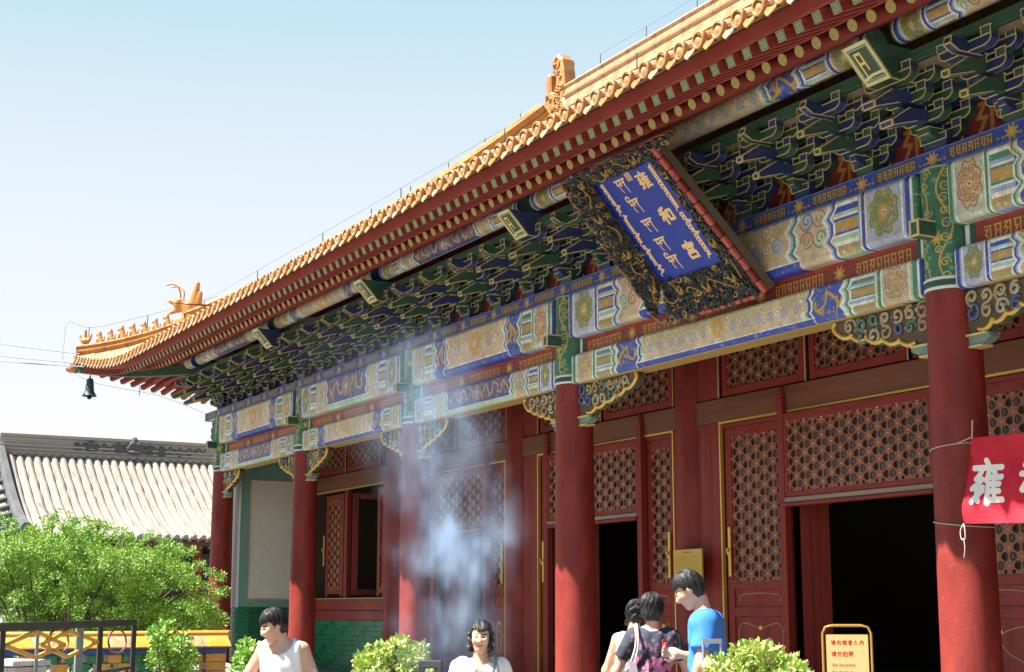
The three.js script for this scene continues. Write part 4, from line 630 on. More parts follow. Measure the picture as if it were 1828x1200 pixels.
// ---------------------------------------------------------------- strokes of the characters, on a 100 x 100 field
const GLYPH = {
  yong: [[[50, 2], [55, 12]], [[8, 18], [92, 18]], [[34, 24], [16, 42], [34, 44], [10, 64], [38, 62]], [[38, 70], [12, 94]], [[24, 66], [30, 92]], [[60, 22], [46, 46]], [[53, 38], [53, 97]], [[70, 24], [75, 34]], [[53, 40], [93, 40]], [[53, 55], [89, 55]], [[53, 71], [89, 71]], [[53, 90], [96, 90]], [[73, 40], [73, 90]]],
  he: [[[46, 5], [12, 16]], [[5, 35], [52, 35]], [[29, 12], [29, 97]], [[28, 38], [5, 70]], [[31, 40], [51, 60]], [[60, 27], [93, 27], [93, 80], [60, 80], [60, 27]]],
  gong: [[[50, 1], [50, 14]], [[11, 31], [11, 18], [90, 18], [86, 31]], [[30, 34], [72, 34], [72, 54], [30, 54], [30, 34]], [[51, 55], [45, 66]], [[20, 67], [82, 67], [82, 97], [20, 97], [20, 67]]],
  qing: [[[14, 8], [22, 18]], [[6, 36], [22, 36], [22, 80], [34, 68]], [[42, 14], [94, 14]], [[46, 26], [90, 26]], [[38, 40], [98, 40]], [[67, 3], [67, 40]], [[48, 50], [48, 97]], [[48, 50], [88, 50], [88, 94], [78, 92]], [[50, 64], [86, 64]], [[50, 78], [86, 78]]],
  wu: [[[36, 4], [10, 44]], [[28, 22], [90, 22], [82, 92], [66, 84]], [[48, 24], [12, 84]], [[70, 26], [36, 94]]],
  ran: [[[20, 8], [20, 50], [5, 92]], [[20, 50], [35, 80]], [[7, 28], [10, 42]], [[34, 26], [29, 40]], [[50, 6], [40, 38]], [[46, 18], [62, 18], [44, 62]], [[64, 24], [98, 24]], [[80, 6], [64, 62]], [[80, 30], [98, 60]], [[42, 76], [37, 94]], [[58, 76], [61, 92]], [[75, 76], [79, 92]], [[91, 74], [99, 92]]],
  xiang: [[[72, 4], [28, 12]], [[6, 27], [94, 27]], [[50, 8], [50, 52]], [[48, 28], [10, 55]], [[52, 28], [92, 53]], [[26, 58], [74, 58], [74, 97], [26, 97], [26, 58]], [[26, 77], [74, 77]]],
  pai: [[[6, 26], [38, 26]], [[22, 3], [22, 92], [10, 86]], [[4, 62], [40, 52]], [[68, 3], [58, 22]], [[46, 25], [92, 25], [92, 95], [46, 95], [46, 25]], [[46, 59], [92, 59]]],
  zhao: [[[12, 10], [38, 10], [38, 62], [12, 62], [12, 10]], [[12, 36], [38, 36]], [[50, 10], [92, 10], [86, 34], [76, 32]], [[68, 10], [50, 38]], [[54, 42], [88, 42], [88, 62], [54, 62], [54, 42]], [[14, 76], [8, 94]], [[36, 76], [38, 92]], [[58, 76], [62, 92]], [[82, 74], [92, 94]]],
  ru: [[[40, 6], [52, 14], [10, 96]], [[48, 28], [95, 95]]], nei: [[[14, 24], [14, 97]], [[14, 24], [88, 24], [88, 94], [76, 88]], [[50, 3], [50, 30], [22, 76]], [[50, 36], [80, 72]]],
};
function glyph(c, name, x, y, s, col, lw) { c.strokeStyle = col; c.lineWidth = lw; c.lineCap = 'round'; c.lineJoin = 'round'; for (const st of GLYPH[name]) { c.beginPath(); st.forEach(([a, b], i) => c[i ? 'lineTo' : 'moveTo'](x + a / 100 * s, y + b / 100 * s)); c.stroke(); } }

// ---------------------------------------------------------------- name plaque hung under the eave
{
  const pq = thing('name_plaque', 'blue name plaque with gilt characters in a carved dragon frame under the eave', 'plaque', [0, 5.665, .935]); pq.rotation.x = 41.17 * Math.PI / 180;
  const cv = canvas(575, 672), c = cv.getContext('2d'); c.fillStyle = '#11309a'; c.fillRect(0, 0, 575, 672); for (let i = 0; i < 5000; i++) { c.fillStyle = 'rgba(' + (rnd() < .5 ? '5,15,80' : '40,75,190') + ',.15)'; c.fillRect(rr(0, 575), rr(0, 672), 4, 4); }
  const G = '#f0c67e', script = (x0, y0, y1, n, w) => { // upright running script: a spine with teeth, loops and tails
    c.strokeStyle = G; c.lineCap = 'round'; c.lineWidth = 12; const words = n, L = (y1 - y0) / words;
    for (let k = 0; k < words; k++) { const a = y0 + k * L, b = a + L * .88; c.lineWidth = 12; c.beginPath(); c.moveTo(x0, a); c.lineTo(x0, b); c.stroke(); for (let y = a + 4; y < b - 10; y += 15) { const t = rnd(); c.lineWidth = 10; c.beginPath(); if (t < .55) { c.moveTo(x0, y); c.lineTo(x0 - w * .55, y + 9); } else if (t < .8) { c.arc(x0 - w * .3, y + 6, w * .28, 0, 6.3); y += 8; } else { c.moveTo(x0, y); c.lineTo(x0 + w * .6, y + 5); c.lineTo(x0 + w * .3, y + 14); } c.stroke(); } c.lineWidth = 8; c.beginPath(); c.moveTo(x0, b); c.quadraticCurveTo(x0 - w * .9, b + 6, x0 - w * .6, b + 20); c.stroke(); }
  };
  script(68, 26, 640, 3, 34); script(520, 30, 640, 2, 40);
  const tib = (y, k) => { c.strokeStyle = G; c.lineCap = 'round'; c.lineWidth = 11; const x = 215; c.beginPath(); c.moveTo(x - 45, y); c.lineTo(x + 45, y); c.stroke(); if (k % 3 === 1) { c.beginPath(); c.arc(x - 30, y - 14, 14, 3, 6.2); c.stroke(); } c.lineWidth = 10; c.beginPath(); c.moveTo(x - 26, y); c.lineTo(x - 34, y + 26); c.lineTo(x - 8, y + 24); c.moveTo(x - 4, y); c.lineTo(x - 2, y + 34); c.moveTo(x + 8, y + 18); c.lineTo(x + 34, y + 14); c.moveTo(x + 30, y); c.lineTo(x + 26, y + 40); c.stroke(); c.lineWidth = 7; c.beginPath(); c.moveTo(x + 26, y + 40); c.lineTo(x + 32, y + 84); c.moveTo(x - 20, y + 34); c.quadraticCurveTo(x - 30, y + 56, x - 16, y + 74); c.stroke(); };
  [40, 170, 300, 425, 545].forEach(tib);
  glyph(c, 'yong', 348, 40, 104, G, 13); glyph(c, 'he', 346, 266, 104, G, 18); glyph(c, 'gong', 346, 492, 104, G, 17); c.fillStyle = '#d9b87e'; c.fillRect(284, 18, 46, 50); c.strokeStyle = '#a8843f'; c.lineWidth = 2; for (let k = 0; k < 5; k++) { c.strokeRect(289 + k * 4, 23 + k * 4, 36 - k * 8, 40 - k * 8); }
  part('panel', new THREE.PlaneGeometry(1.15, 1.34), new THREE.MeshStandardMaterial({ map: canvasTex(cv), roughness: .45 }), pq);
  part('back_board', rbox(1.3, 1.5, .06, .01, 0, 0, -.04), M.rail, pq);
  const bil = (A, B, C, D) => (u, v) => A.clone().lerp(B, u).lerp(D.clone().lerp(C, u), v); // A-B inner edge, D-C outer edge
  const iTL = V(-.575, .67, 0), iTR = V(.575, .67, 0), iBR = V(.575, -.67, 0), iBL = V(-.575, -.67, 0), TL = V(-.80, .86, .2), BL = V(-.78, -1.0, .2), TR = V(.70, .78, .04), BR = V(.925, -1.1, .06), T2 = V(1.12, .84, .0), B2 = V(-.6, -1.06, .2);
  const boards = [['left', bil(iTL, iBL, BL, TL), 30, 14], ['top', bil(iTR, iTL, TL, T2), 26, 14], ['bottom', bil(iBL, iBR, BR, B2), 26, 13], ['right', bil(iBR, iTR, TR, BR), 26, 6]];
  const cols = [[.02, .035, .03], [.025, .03, .06], [.05, .06, .05], [.42, .24, .05], [.5, .3, .08], [.1, .06, .03], [.16, .15, .12], [.3, .12, .05]];
  boards.forEach(([n, f, nu, nv]) => {
    const b = part('frame_board', sheet(6, 2, f), paint([.05, .035, .02], [.09, .055, .03], [.2, .1, .04], .78, .7), pq), gs = [];
    const N = (() => { const a = f(.5, .5), du = f(.6, .5).sub(a), dv = f(.5, .6).sub(a); const q = du.cross(dv).normalize(); return q.z < 0 ? q.negate() : q; })(), T = (u, v) => f(u + .02, v).sub(f(u, v)).normalize();
    for (let i = 0; i < nu * nv * 1.0; i++) { // cloud curls
      const u = rr(.01, .98), v = rr(.05, .98), p = f(u, v), t = T(u, v), s = N.clone().cross(t), r = rr(.022, .055), d = rnd() < .5 ? 1 : -1, a0 = rr(0, 6.28), P = []; for (let k = 0; k <= 8; k++) { const q = k / 8, a = a0 + d * q * 6.5, m = r * (1 - q * .75); P.push(p.clone().addScaledVector(t, Math.cos(a) * m).addScaledVector(s, Math.sin(a) * m).addScaledVector(N, .012 + q * .03)); }
      gs.push(tint(tube(P, rr(.008, .014), 10, 4), cols[Math.floor(rnd() * (rnd() < .62 ? 3 : 8))]));
    }
    for (let k = 0; k < (n === 'right' ? 1 : 3); k++) { const P = [], v0 = rr(.35, .6), ph = rr(0, 6); for (let i = 0; i <= 16; i++) { const q = i / 16, u = mix(.04 + k * .31, .3 + k * .32, q); P.push(f(u, clamp(v0 + Math.sin(q * 5 + ph) * .2, .08, .95)).addScaledVector(N, .04 + .02 * Math.sin(q * 7))); } gs.push(tint(tube(P, .013, 40, 6), [.26, .15, .035])); const h = f(.3 + k * .32, v0).addScaledVector(N, .06); gs.push(tint(new THREE.IcosahedronGeometry(.035, 1).scale(1.2, .9, 1).translate(h.x, h.y, h.z), [.34, .2, .05])); for (const dx of [-.04, .04]) gs.push(tint(new THREE.ConeGeometry(.014, .08, 5).translate(h.x + dx, h.y + .06, h.z + .01), [.55, .36, .1])); }
    stuff(part('dragon_carving', gs, M.vc, pq));
  });
  const wavy = (a, b, n, amp) => { const P = []; for (let i = 0; i <= n; i++) { const t = i / n; P.push(a.clone().lerp(b, t).add(V(Math.sin(i * 1.9) * amp, Math.cos(i * 1.4) * amp, 0))); } return P; };
  part('frame_rim', tube(wavy(TL, BL, 20, .022), .018, 60, 5), flat(.3, .13, .07, .6), pq); part('frame_rim', tube(wavy(TL, T2, 16, .012), .014, 50, 5), flat(.3, .07, .04, .6), pq); part('frame_rim', tube(wavy(B2, BL, 4, .02), .02, 16, 5), flat(.3, .13, .07, .6), pq);
  for (let k = 0; k < 13; k++) { const p = TR.clone().lerp(BR, (k + .5) / 13), q = TR.clone().lerp(BR, (k + 1.5) / 13), d = q.clone().sub(p); const g = rbox(.07, d.length() * .97, .05, .012); g.rotateZ(Math.atan2(d.y, d.x) + Math.PI / 2); part('edge_block', g, k % 4 === 3 ? M.lacquer : M.eaveRed2 ?? (M.eaveRed2 = paint([.42, .07, .05], [.5, .1, .07], [.3, .05, .03], .8, .6)), pq, [p.x + .03, p.y, p.z + (k % 2) * .006]); }
  for (let k = 0; k < 9; k++) { const p = V(-.1, -1.08, .14).lerp(BR, (k + .5) / 9); part('edge_block', rbox(.105, .05, .05, .012), M.eaveRed2, pq, [p.x, p.y - .01, p.z + (k % 2) * .006]); }
  part('side_plank', sheet(1, 4, (u, v) => TR.clone().lerp(BR, v).add(V(.07 + .0 * u, 0, -.02 - u * .1))), flat(.14, .10, .065, .85), pq); part('side_plank', sheet(1, 4, (u, v) => TR.clone().lerp(BR, v).add(V(.05 - u * .3, 0, -.12))), flat(.10, .075, .05, .85), pq);
}

// ---------------------------------------------------------------- wind bell under the corner
{
  const b = thing('wind_bell', 'small green bronze wind bell hanging under the upturned roof corner', 'bell', [-19.6, 6.28, 2.3]);
  part('bell_body', lathe([[0, .2], [.05, .2], [.075, .17], [.085, .05], [.1, -.08], [.15, -.17], [.16, -.185], [.145, -.18], [.09, -.08], [.07, .05], [0, .15]], 14), M.bronze, b);
  part('shoulder_band', lathe([[.086, .07], [.093, .06], [.09, .04], [.086, .03]], 14), M.bronze, b); part('loop', new THREE.TorusGeometry(.035, .01, 6, 12).translate(0, .23, 0), M.bronze, b); part('hanger', rod(V(0, .26, 0), V(.02, .42, -.02), .007), M.wire, b);
  part('clapper', new THREE.SphereGeometry(.05, 10, 8).scale(1, .9, 1).translate(0, -.21, 0), M.iron, b); part('clapper_rod', rod(V(0, -.2, 0), V(0, .1, 0), .008), M.iron, b);
}
// ---------------------------------------------------------------- overhead cables
[[[-80, 598, 44], [142, 632, 31.4]], [[-80, 622, 44], [132, 648, 31.6]], [[-80, 634, 44], [150, 655, 31.2]]].forEach(([a, b], k) => {
  const A = far(...a), B = far(...b), m = A.clone().lerp(B, .5).add(V(0, -.05, 0)), o = part('overhead_cable', tube([A, m, B], .012, 20, 5), flat(.16, .2, .28, .7), scene);
  tag(o, ['uppermost of the thin overhead cables running to the roof corner', 'middle of the thin overhead cables running to the roof corner', 'lowest of the thin overhead cables, ending just above the wind bell'][k], 'cable', 'overhead cables');
});
// ---------------------------------------------------------------- red banner tied to the porch column
{
  const tl = at(1737, 780, 'z', .42), bl = at(1722, 935, 'z', .42), H = tl.y - bl.y, W = 3.9, bn = thing('cloth_banner', 'bright red cloth banner with white characters tied between the porch columns', 'banner', [bl.x, bl.y, .42]);
  const cv = canvas(2048, Math.round(2048 * H / W)), c = cv.getContext('2d'), m = 2048 / W; c.fillStyle = '#c81c33'; c.fillRect(0, 0, 2048, cv.height); for (let i = 0; i < 9000; i++) { c.fillStyle = rnd() < .5 ? 'rgba(90,5,20,.10)' : 'rgba(240,60,80,.08)'; c.fillRect(rr(0, 2048), rr(0, 500), rr(2, 12), rr(1, 4)); }
  const s = .37 * m; ['yong', 'he', 'gong'].forEach((g, k) => glyph(c, g, (.08 + k * .53) * m, .19 * m, s, '#f4efe4', .05 * m));
  const g = sheet(160, 18, (u, v) => V(mix(.0, W, u) + (tl.x - bl.x) * v * Math.pow(1 - u, 70), v * H + .035 * Math.sin(u * 9) * (v - .5) * 0 - .05 * Math.sin(u * Math.PI), .028 * Math.sin(u * 17 + v * 4) + .014 * Math.sin(u * 41 + v * 6) + .012 * Math.sin(v * 10 - u * 22) + .006 * Math.sin(u * 90 + v * 13)));
  part('cloth', g, new THREE.MeshStandardMaterial({ map: canvasTex(cv), roughness: .85, side: THREE.DoubleSide, bumpMap: bumpFine, bumpScale: .002 }), bn);
  const cord = flat(.55, .5, .42, .9), ringAt = (y0, y1, cx) => { const P = []; for (let i = 0; i <= 20; i++) { const a = i / 20 * 6.283; P.push(V(cx + Math.cos(a) * .262, mix(y0, y1, (Math.cos(a) + 1) / 2), Math.sin(a) * .262 - .42)); } return P; };
  const cx = XC[4] - bl.x; part('cord', [tube(ringAt(H * .93, H * 1.0, cx), .005, 50, 4), tube([V(cx + .18, H * .99, -.2), V(tl.x - bl.x, H, 0)], .005, 4, 4)], cord, bn); part('cord', [tube(ringAt(.06, -.01, cx), .005, 50, 4), tube([V(cx + .18, -.005, -.2), V(0, 0, 0)], .005, 4, 4)], cord, bn);
  part('tie_end', [rod(V(tl.x - bl.x, H, .01), V(tl.x - bl.x + .005, H + .14, .0), .007)], flat(.6, .42, .2, .9), bn); part('tie_end', [tube([V(0, 0, .01), V(-.03, -.06, .02), V(-.02, -.13, .02), V(.015, -.13, .02), V(.02, -.06, .02), V(0, 0, .01)], .006, 24, 4), tube([V(0, -.12, .02), V(.01, -.2, .02), V(-.005, -.28, .02)], .005, 10, 4)], cord, bn);
}
// ---------------------------------------------------------------- gilt standing sign
{
  const p = far(1513, 1165, 11), sg = thing('standing_sign', 'brass framed standing sign with red writing before the dark doorway', 'sign', [p.x, GY, p.z], Math.atan2(EYE.x - p.x, EYE.z - p.z) + .12);
  const top = far(1513, 1117, 11).y - GY, w = .33, brass = flat(.62, .36, .08, .3, { metalness: .6 }), P = [V(-w / 2 - .01, 0, 0), V(-w / 2 - .01, top - .05, 0), V(-w / 2 + .015, top - .006, 0), V(-w / 2 + .05, top, 0), V(w / 2 - .05, top, 0), V(w / 2 - .015, top - .006, 0), V(w / 2 + .01, top - .05, 0), V(w / 2 + .01, 0, 0)];
  const cp = new THREE.CurvePath(); for (let i = 0; i < P.length - 1; i++) cp.add(new THREE.LineCurve3(P[i], P[i + 1])); part('frame', new THREE.TubeGeometry(cp, 60, .0095, 8), brass, sg); part('foot', rod(V(-w / 2 - .01, .015, -.16), V(-w / 2 - .01, .015, .16), .012), brass, sg); part('foot', rod(V(w / 2 + .01, .015, -.16), V(w / 2 + .01, .015, .16), .012), brass, sg);
  const cv = canvas(330, 480), c = cv.getContext('2d'); c.fillStyle = '#e6cf8c'; c.fillRect(0, 0, 330, 480); ['qing', 'wu', 'ran', 'xiang', 'ru', 'nei'].forEach((g, k) => glyph(c, g, 36 + k * 45, 40, 36, '#c8382a', 6)); ['qing', 'wu', 'pai', 'zhao'].forEach((g, k) => glyph(c, g, 36 + k * 45, 122, 40, '#c8382a', 6)); c.fillStyle = '#b3482c'; c.font = 'bold 34px sans-serif'; c.fillText('No Incense', 40, 236); c.fillText('No Taking', 40, 290); c.fillText('Photos', 40, 340);
  part('panel', rbox(w - .025, .47, .01, .003, 0, top - .3, 0), brass, sg); part('print', new THREE.PlaneGeometry(w - .03, .465).translate(0, top - .3, .0065), new THREE.MeshStandardMaterial({ map: canvasTex(cv), roughness: .38, metalness: .25 }), sg); part('lower_rail', rod(V(-w / 2, .3, 0), V(w / 2, .3, 0), .008), brass, sg);
}

// ---------------------------------------------------------------- grey side hall to the west, its ridge running front to back
{
  const R = V(-34.81, 6.32, 0), E = V(-30.02, 3.61, 0), Z0 = 1.3, Z1 = -16, sh = thing('side_hall', 'grey tiled side hall with carved ridge beyond the green shrub', 'building', [0, 0, 0]);
  const yAt = (t) => { const a = R.y, b = E.y; return mix(a, b, t) - .42 * Math.sin(Math.PI * t) * .55 - .1 * Math.sin(Math.PI * t * t); }, xAt = (t) => mix(R.x, E.x, t), pt = (t, z) => V(xAt(t), yAt(t), z);
  part('roof_bed', [uvMetres(sheet(2, 12, (u, v) => pt(v, mix(Z0, Z1, u)).add(V(0, -.02, 0)))), uvMetres(sheet(2, 6, (u, v) => V(R.x * 2 - xAt(v), yAt(v), mix(Z0, Z1, u))))], M.greyRidge, sh);
  const half = []; for (let k = 0; k <= 6; k++) { const a = Math.PI * k / 6; half.push([Math.cos(a) * .1, Math.sin(a) * .095]); }
  const P0 = []; for (let i = 0; i <= 14; i++) P0.push(pt(.02 + .98 * i / 14, 0)); const rowG = [0, 1, 2].map((k) => uvMetres(sweep(P0.map((p) => p.clone().add(V(0, rr(-.012, .012), rr(-.01, .01)))), half), .8)), discG = lathe([[0, .02], [.045, .015], [.05, .03], [.075, .03], [.078, -.03], [0, -.03]], 12).rotateX(Math.PI / 2).rotateY(Math.PI / 2), dripG = slab([[-.1, .04], [0, -.0], [.1, .04], [.1, 0], [.04, -.07], [0, -.09], [-.04, -.07], [-.1, 0]], .02).rotateY(Math.PI / 2);
  const tones = [M.grey, paint([.235, .197, .16], [.31, .26, .215], [.36, .32, .28], .74, .85, .003), paint([.19, .163, .138], [.265, .228, .192], [.15, .135, .12], .7, .85, .003)];
  for (let k = 0; k < 64; k++) { const z = Z0 - .18 - k * .261; part('tile_row', rowG[k % 3], tones[Math.floor(rnd() * 3)], sh, [0, 0, z]); if (k < 34) { part('end_tile', discG, M.greyRidge, sh, [E.x + .02, E.y + .02, z]); part('drip_tile', dripG, tones[k % 3], sh, [E.x, E.y - .03, z - .13]); } }
  part('ridge', [[0, .16, .2], [.16, .22, .27], [.22, .28, .22], [.28, .34, .27], [.34, .56, .19], [.56, .66, .26]].map(([a, b, w]) => span(R.x - w, R.x + w, R.y - .1 + a, R.y - .1 + b, Z1, Z0 + .15, .012)), M.greyRidge, sh);
  const tri = []; for (let i = 0; i <= 14; i++) tri.push(pt(i / 14 * .98, Z0 + .1).add(V(0, .02, 0))); part('gable_ridge', uvMetres(sweep(tri, [[-.14, -.1], [-.14, .18], [-.08, .28], [.08, .28], [.14, .18], [.14, -.1]], true)), M.greyDark, sh);
  for (let k = 0; k < 11; k++) { const p = pt(.05 + k * .09, Z0 + .5); part('gable_tile', rod(p.clone().add(V(0, .05, -.25)), p.clone().add(V(0, -.12, .3)), .09, .09, 8), M.greyDark, sh); }
  part('gable_wall', [uvMetres(sheet(6, 2, (u, v) => { const t = Math.abs(u * 2 - 1); return V(mix(R.x * 2 - E.x + .9, E.x - .9, u), mix(GY, yAt(t) - .15, v), Z0 - .1); }))], M.greyRidge, sh);
  const orn = nets(blend([ball_([0, .12, 0], [.16, .13, .1]), ball_([0, .26, .0], [.08, .12, .08]), ball_([-.15, .1, .02], [.09, .07, .07]), ball_([.15, .1, .02], [.09, .07, .07]), ball_([.08, .2, .06], [.05, .05, .05]), ball_([-.08, .2, .06], [.05, .05, .05]), ball_([0, .02, .05], [.2, .04, .1])], .04), [-.35, -.06, -.2], [.35, .45, .25], .03).rotateY(Math.PI / 2);
  for (const [u, s] of [[164, 1], [213, .85], [240, 1.45], [266, .85], [288, .85], [140, .6], [320, .6], [190, .55], [338, .5], [305, .5]]) { const q = at(u, 797 + (u - 164) * .075, 'x', R.x + .25), o = part('ridge_carving', orn, M.greyDark, sh, [R.x + .2, q.y - .14, q.z]); o.scale.setScalar(s); }
  const branch = []; for (let k = 0; k < 12; k++) { const z = mix(at(130, 795, 'x', R.x).z, at(345, 810, 'x', R.x).z, k / 11), c = []; for (let i = 0; i <= 6; i++) c.push(V(R.x + .24, R.y + .3 + Math.sin(i * 1.6 + k) * .07, z - i * .06)); branch.push(tube(c, .02, 16, 4)); } stuff(part('vine_carving', branch, M.greyDark, sh));
  part('fascia', span(E.x - .14, E.x - .1, E.y - .22, E.y - .09, Z1, Z0), flat(.12, .04, .03, .7), sh); for (let k = 0; k < 34; k++) part('rafter', rod(V(E.x - .9, E.y + .1, Z0 - .2 - k * .26), V(E.x - .16, E.y - .27, Z0 - .2 - k * .26), .045, .045, 8), k % 1 ? M.green : flat(.13, .14, .1, .7), sh);  // fascia colour darkened to stand in for the shadow under the eave
  part('front_wall', span(E.x - 1.6, E.x - 1.5, GY, E.y + .3, Z1, Z0 - .1), flat(.05, .035, .03, .8), sh); part('lintel', span(E.x - 1.5, E.x - 1.3, 2.6, 3.2, Z1, Z0 - .1), flat(.05, .07, .06, .8), sh); part('back_wall', span(R.x * 2 - E.x + .8, R.x * 2 - E.x + .9, GY, E.y, Z1, Z0), M.greyRidge, sh);
  for (let k = 0; k < 5; k++) part('column', new THREE.CylinderGeometry(.16, .16, E.y - GY, 12).translate(E.x - 1.2, (E.y + GY) / 2 + .1, -.4 - k * 3.4), M.lacquer, sh);
}
// unseen stretched hall copies added to block low sky, behind and beside the camera
{
  const src = scene.getObjectByName('side_hall');
  for (const [label, p, turn, sc] of [['unseen tall grey tiled hall with red columns added across the courtyard to block low sky', [13, 0, 0], Math.PI / 2, [1, 1.75, 2.2]], ['unseen grey tiled side hall added opposite the other side hall to block low sky', [2, 0, -4], Math.PI, [1, 1.25, 1.3]]]) { const o = src.clone(); o.name = numbered('side_hall'); o.position.set(...p); o.rotation.y = turn; o.scale.set(...sc); scene.add(o); o.userData = { label, category: 'building' }; }
}
// ---------------------------------------------------------------- low openwork wall of glazed brick
{
  const X = -10.66, zE = 2.02, zB = 10.4, top = 1.25, gw = thing('glazed_wall', 'low openwork wall of yellow and green glazed brick below the shrub', 'wall', [X, GY, 0]), y = (v) => v - GY;
  part('coping_roll', rod(V(0, y(top - .05), zE), V(0, y(top - .05), zB), .055, .055, 12), M.yellowGlaze, gw); part('coping_end', lathe([[0, .03], [.04, .025], [.045, .035], [.062, .035], [.064, 0]], 14).rotateX(-Math.PI / 2).translate(0, y(top - .05), zE), M.yellowGlaze, gw);
  for (const s of [-1, 1]) for (let k = 0; k < 22; k++) { const z0 = zE + k * .38, g = slab([[.04, top - .06], [.27, top - .23], [.27, top - .25], [.02, top - .1]].map(([a, b]) => [a * s, y(b)]), .374, .004).translate(0, 0, z0 + .19); part('coping_tile', g, k % 3 === 1 ? M.tilePale : M.yellowGlaze, gw); }
  for (let k = 0; k < 22; k++) part('blue_brick', span(-.2, .2, y(top - .34), y(top - .255), zE + .05 + k * .38, zE + .05 + k * .38 + .374, .006), M.blueGlaze, gw);
  for (let r = 0; r < 6; r++) for (let k = 0; k < 26; k++) { const z0 = zE + .42 + k * .32 + (r % 2) * .16, y1 = top - .345 - r * .13; if (z0 > 9.8) continue; part('glazed_brick', span(-.14, .14, y(y1 - .125), y(y1), z0, z0 + .2, .008), r % 2 ? ((k + r) % 3 === 0 ? M.greenGlaze : M.yellowGlaze) : ((k % 4) === 0 ? M.yellowGlaze : M.greenGlaze), gw); }
  for (let r = 0; r < 7; r++) part('pier_brick', span(-.19, .19, y(top - .345 - r * .13 - .126), y(top - .345 - r * .13), zE + .06, zE + .38, .008), r % 4 === 2 ? M.tilePale : M.yellowGlaze, gw);
  part('wall_base', span(-.22, .22, 0, .2, zE, zB, .01), M.stone, gw);
}
// ---------------------------------------------------------------- shrubs
const leafMat = (r, g, b) => new THREE.MeshPhysicalMaterial({ color: new THREE.Color(r, g, b), roughness: .6, side: THREE.DoubleSide, transmission: .35, thickness: 0 });
function leafGeo(l, w) { const g = new THREE.BufferGeometry(), p = [0, 0, 0, w * .5, l * .45, .12 * l, 0, l, -.02 * l, -w * .5, l * .45, .12 * l, 0, l * .45, 0]; g.setAttribute('position', new THREE.Float32BufferAttribute(p, 3)); g.setIndex([0, 1, 4, 1, 2, 4, 2, 3, 4, 3, 0, 4]); g.computeVertexNormals(); return g; }
// leaves on twigs: place(i) gives a spot and an outward direction
function foliage(parent, n, geo, mat, place, tones, size = [.7, 1.25]) {
  const m = new THREE.InstancedMesh(geo, mat, n), q = new THREE.Quaternion(), M4 = new THREE.Matrix4(), c = new THREE.Color(); m.name = 'foliage'; m.castShadow = m.receiveShadow = true; stuff(m);
  for (let i = 0; i < n; i++) { const [p, d] = place(i); d.add(V(rr(-.9, .9), rr(-.6, 1), rr(-.9, .9))).normalize(); q.setFromUnitVectors(V(0, 1, 0), d); q.multiply(new THREE.Quaternion().setFromAxisAngle(V(0, 1, 0), rr(0, 6.28))); const s = rr(...size); m.setMatrixAt(i, M4.compose(p, q, V(s, s, s))); const t = tones[Math.floor(rnd() * tones.length)]; m.setColorAt(i, c.setRGB(t[0] * rr(.8, 1.2), t[1] * rr(.85, 1.15), t[2] * rr(.8, 1.2))); }
  parent.add(m); return m;
}
// a bush made of many leafy sprays; f() picks a spray centre and radius
function bush(o, sprays, leaves, geo, mat, tones, size) {
  const area = sprays.reduce((t, [, r]) => t + r * r, 0), pick = []; sprays.forEach(([, r], k) => { const n = Math.max(6, Math.round(leaves * r * r / area)); for (let j = 0; j < n; j++) pick.push(k); });
  foliage(o, pick.length, geo, mat, (i) => { const [c, r] = sprays[pick[i]], d = V(rr(-1, 1), rr(-1, 1), rr(-1, 1)).normalize(), a = Math.pow(rnd(), .45); return [c.clone().add(V(d.x * r * a, d.y * r * a * .8, d.z * r * a)), d.clone()]; }, tones, size);
}
function twigs(o, base, sprays, r0, n) { for (let i = 0; i < n; i++) { const [c] = sprays[Math.floor(i * sprays.length / n)], m = base.clone().lerp(c, .5).add(V(rr(-.1, .1), .12, rr(-.1, .1))); part('stem', tube([base.clone().add(V(rr(-.12, .12), 0, rr(-.12, .12))), m, c], r0, 8, 5), M.bark ?? (M.bark = paint([.09, .06, .04], [.14, .1, .07], [.2, .16, .1], .76, .9, .004)), o); } }
const GREENS = [[.25, .47, .05], [.18, .39, .04], [.34, .53, .06], [.12, .29, .035], [.40, .54, .08], [.26, .42, .06]];
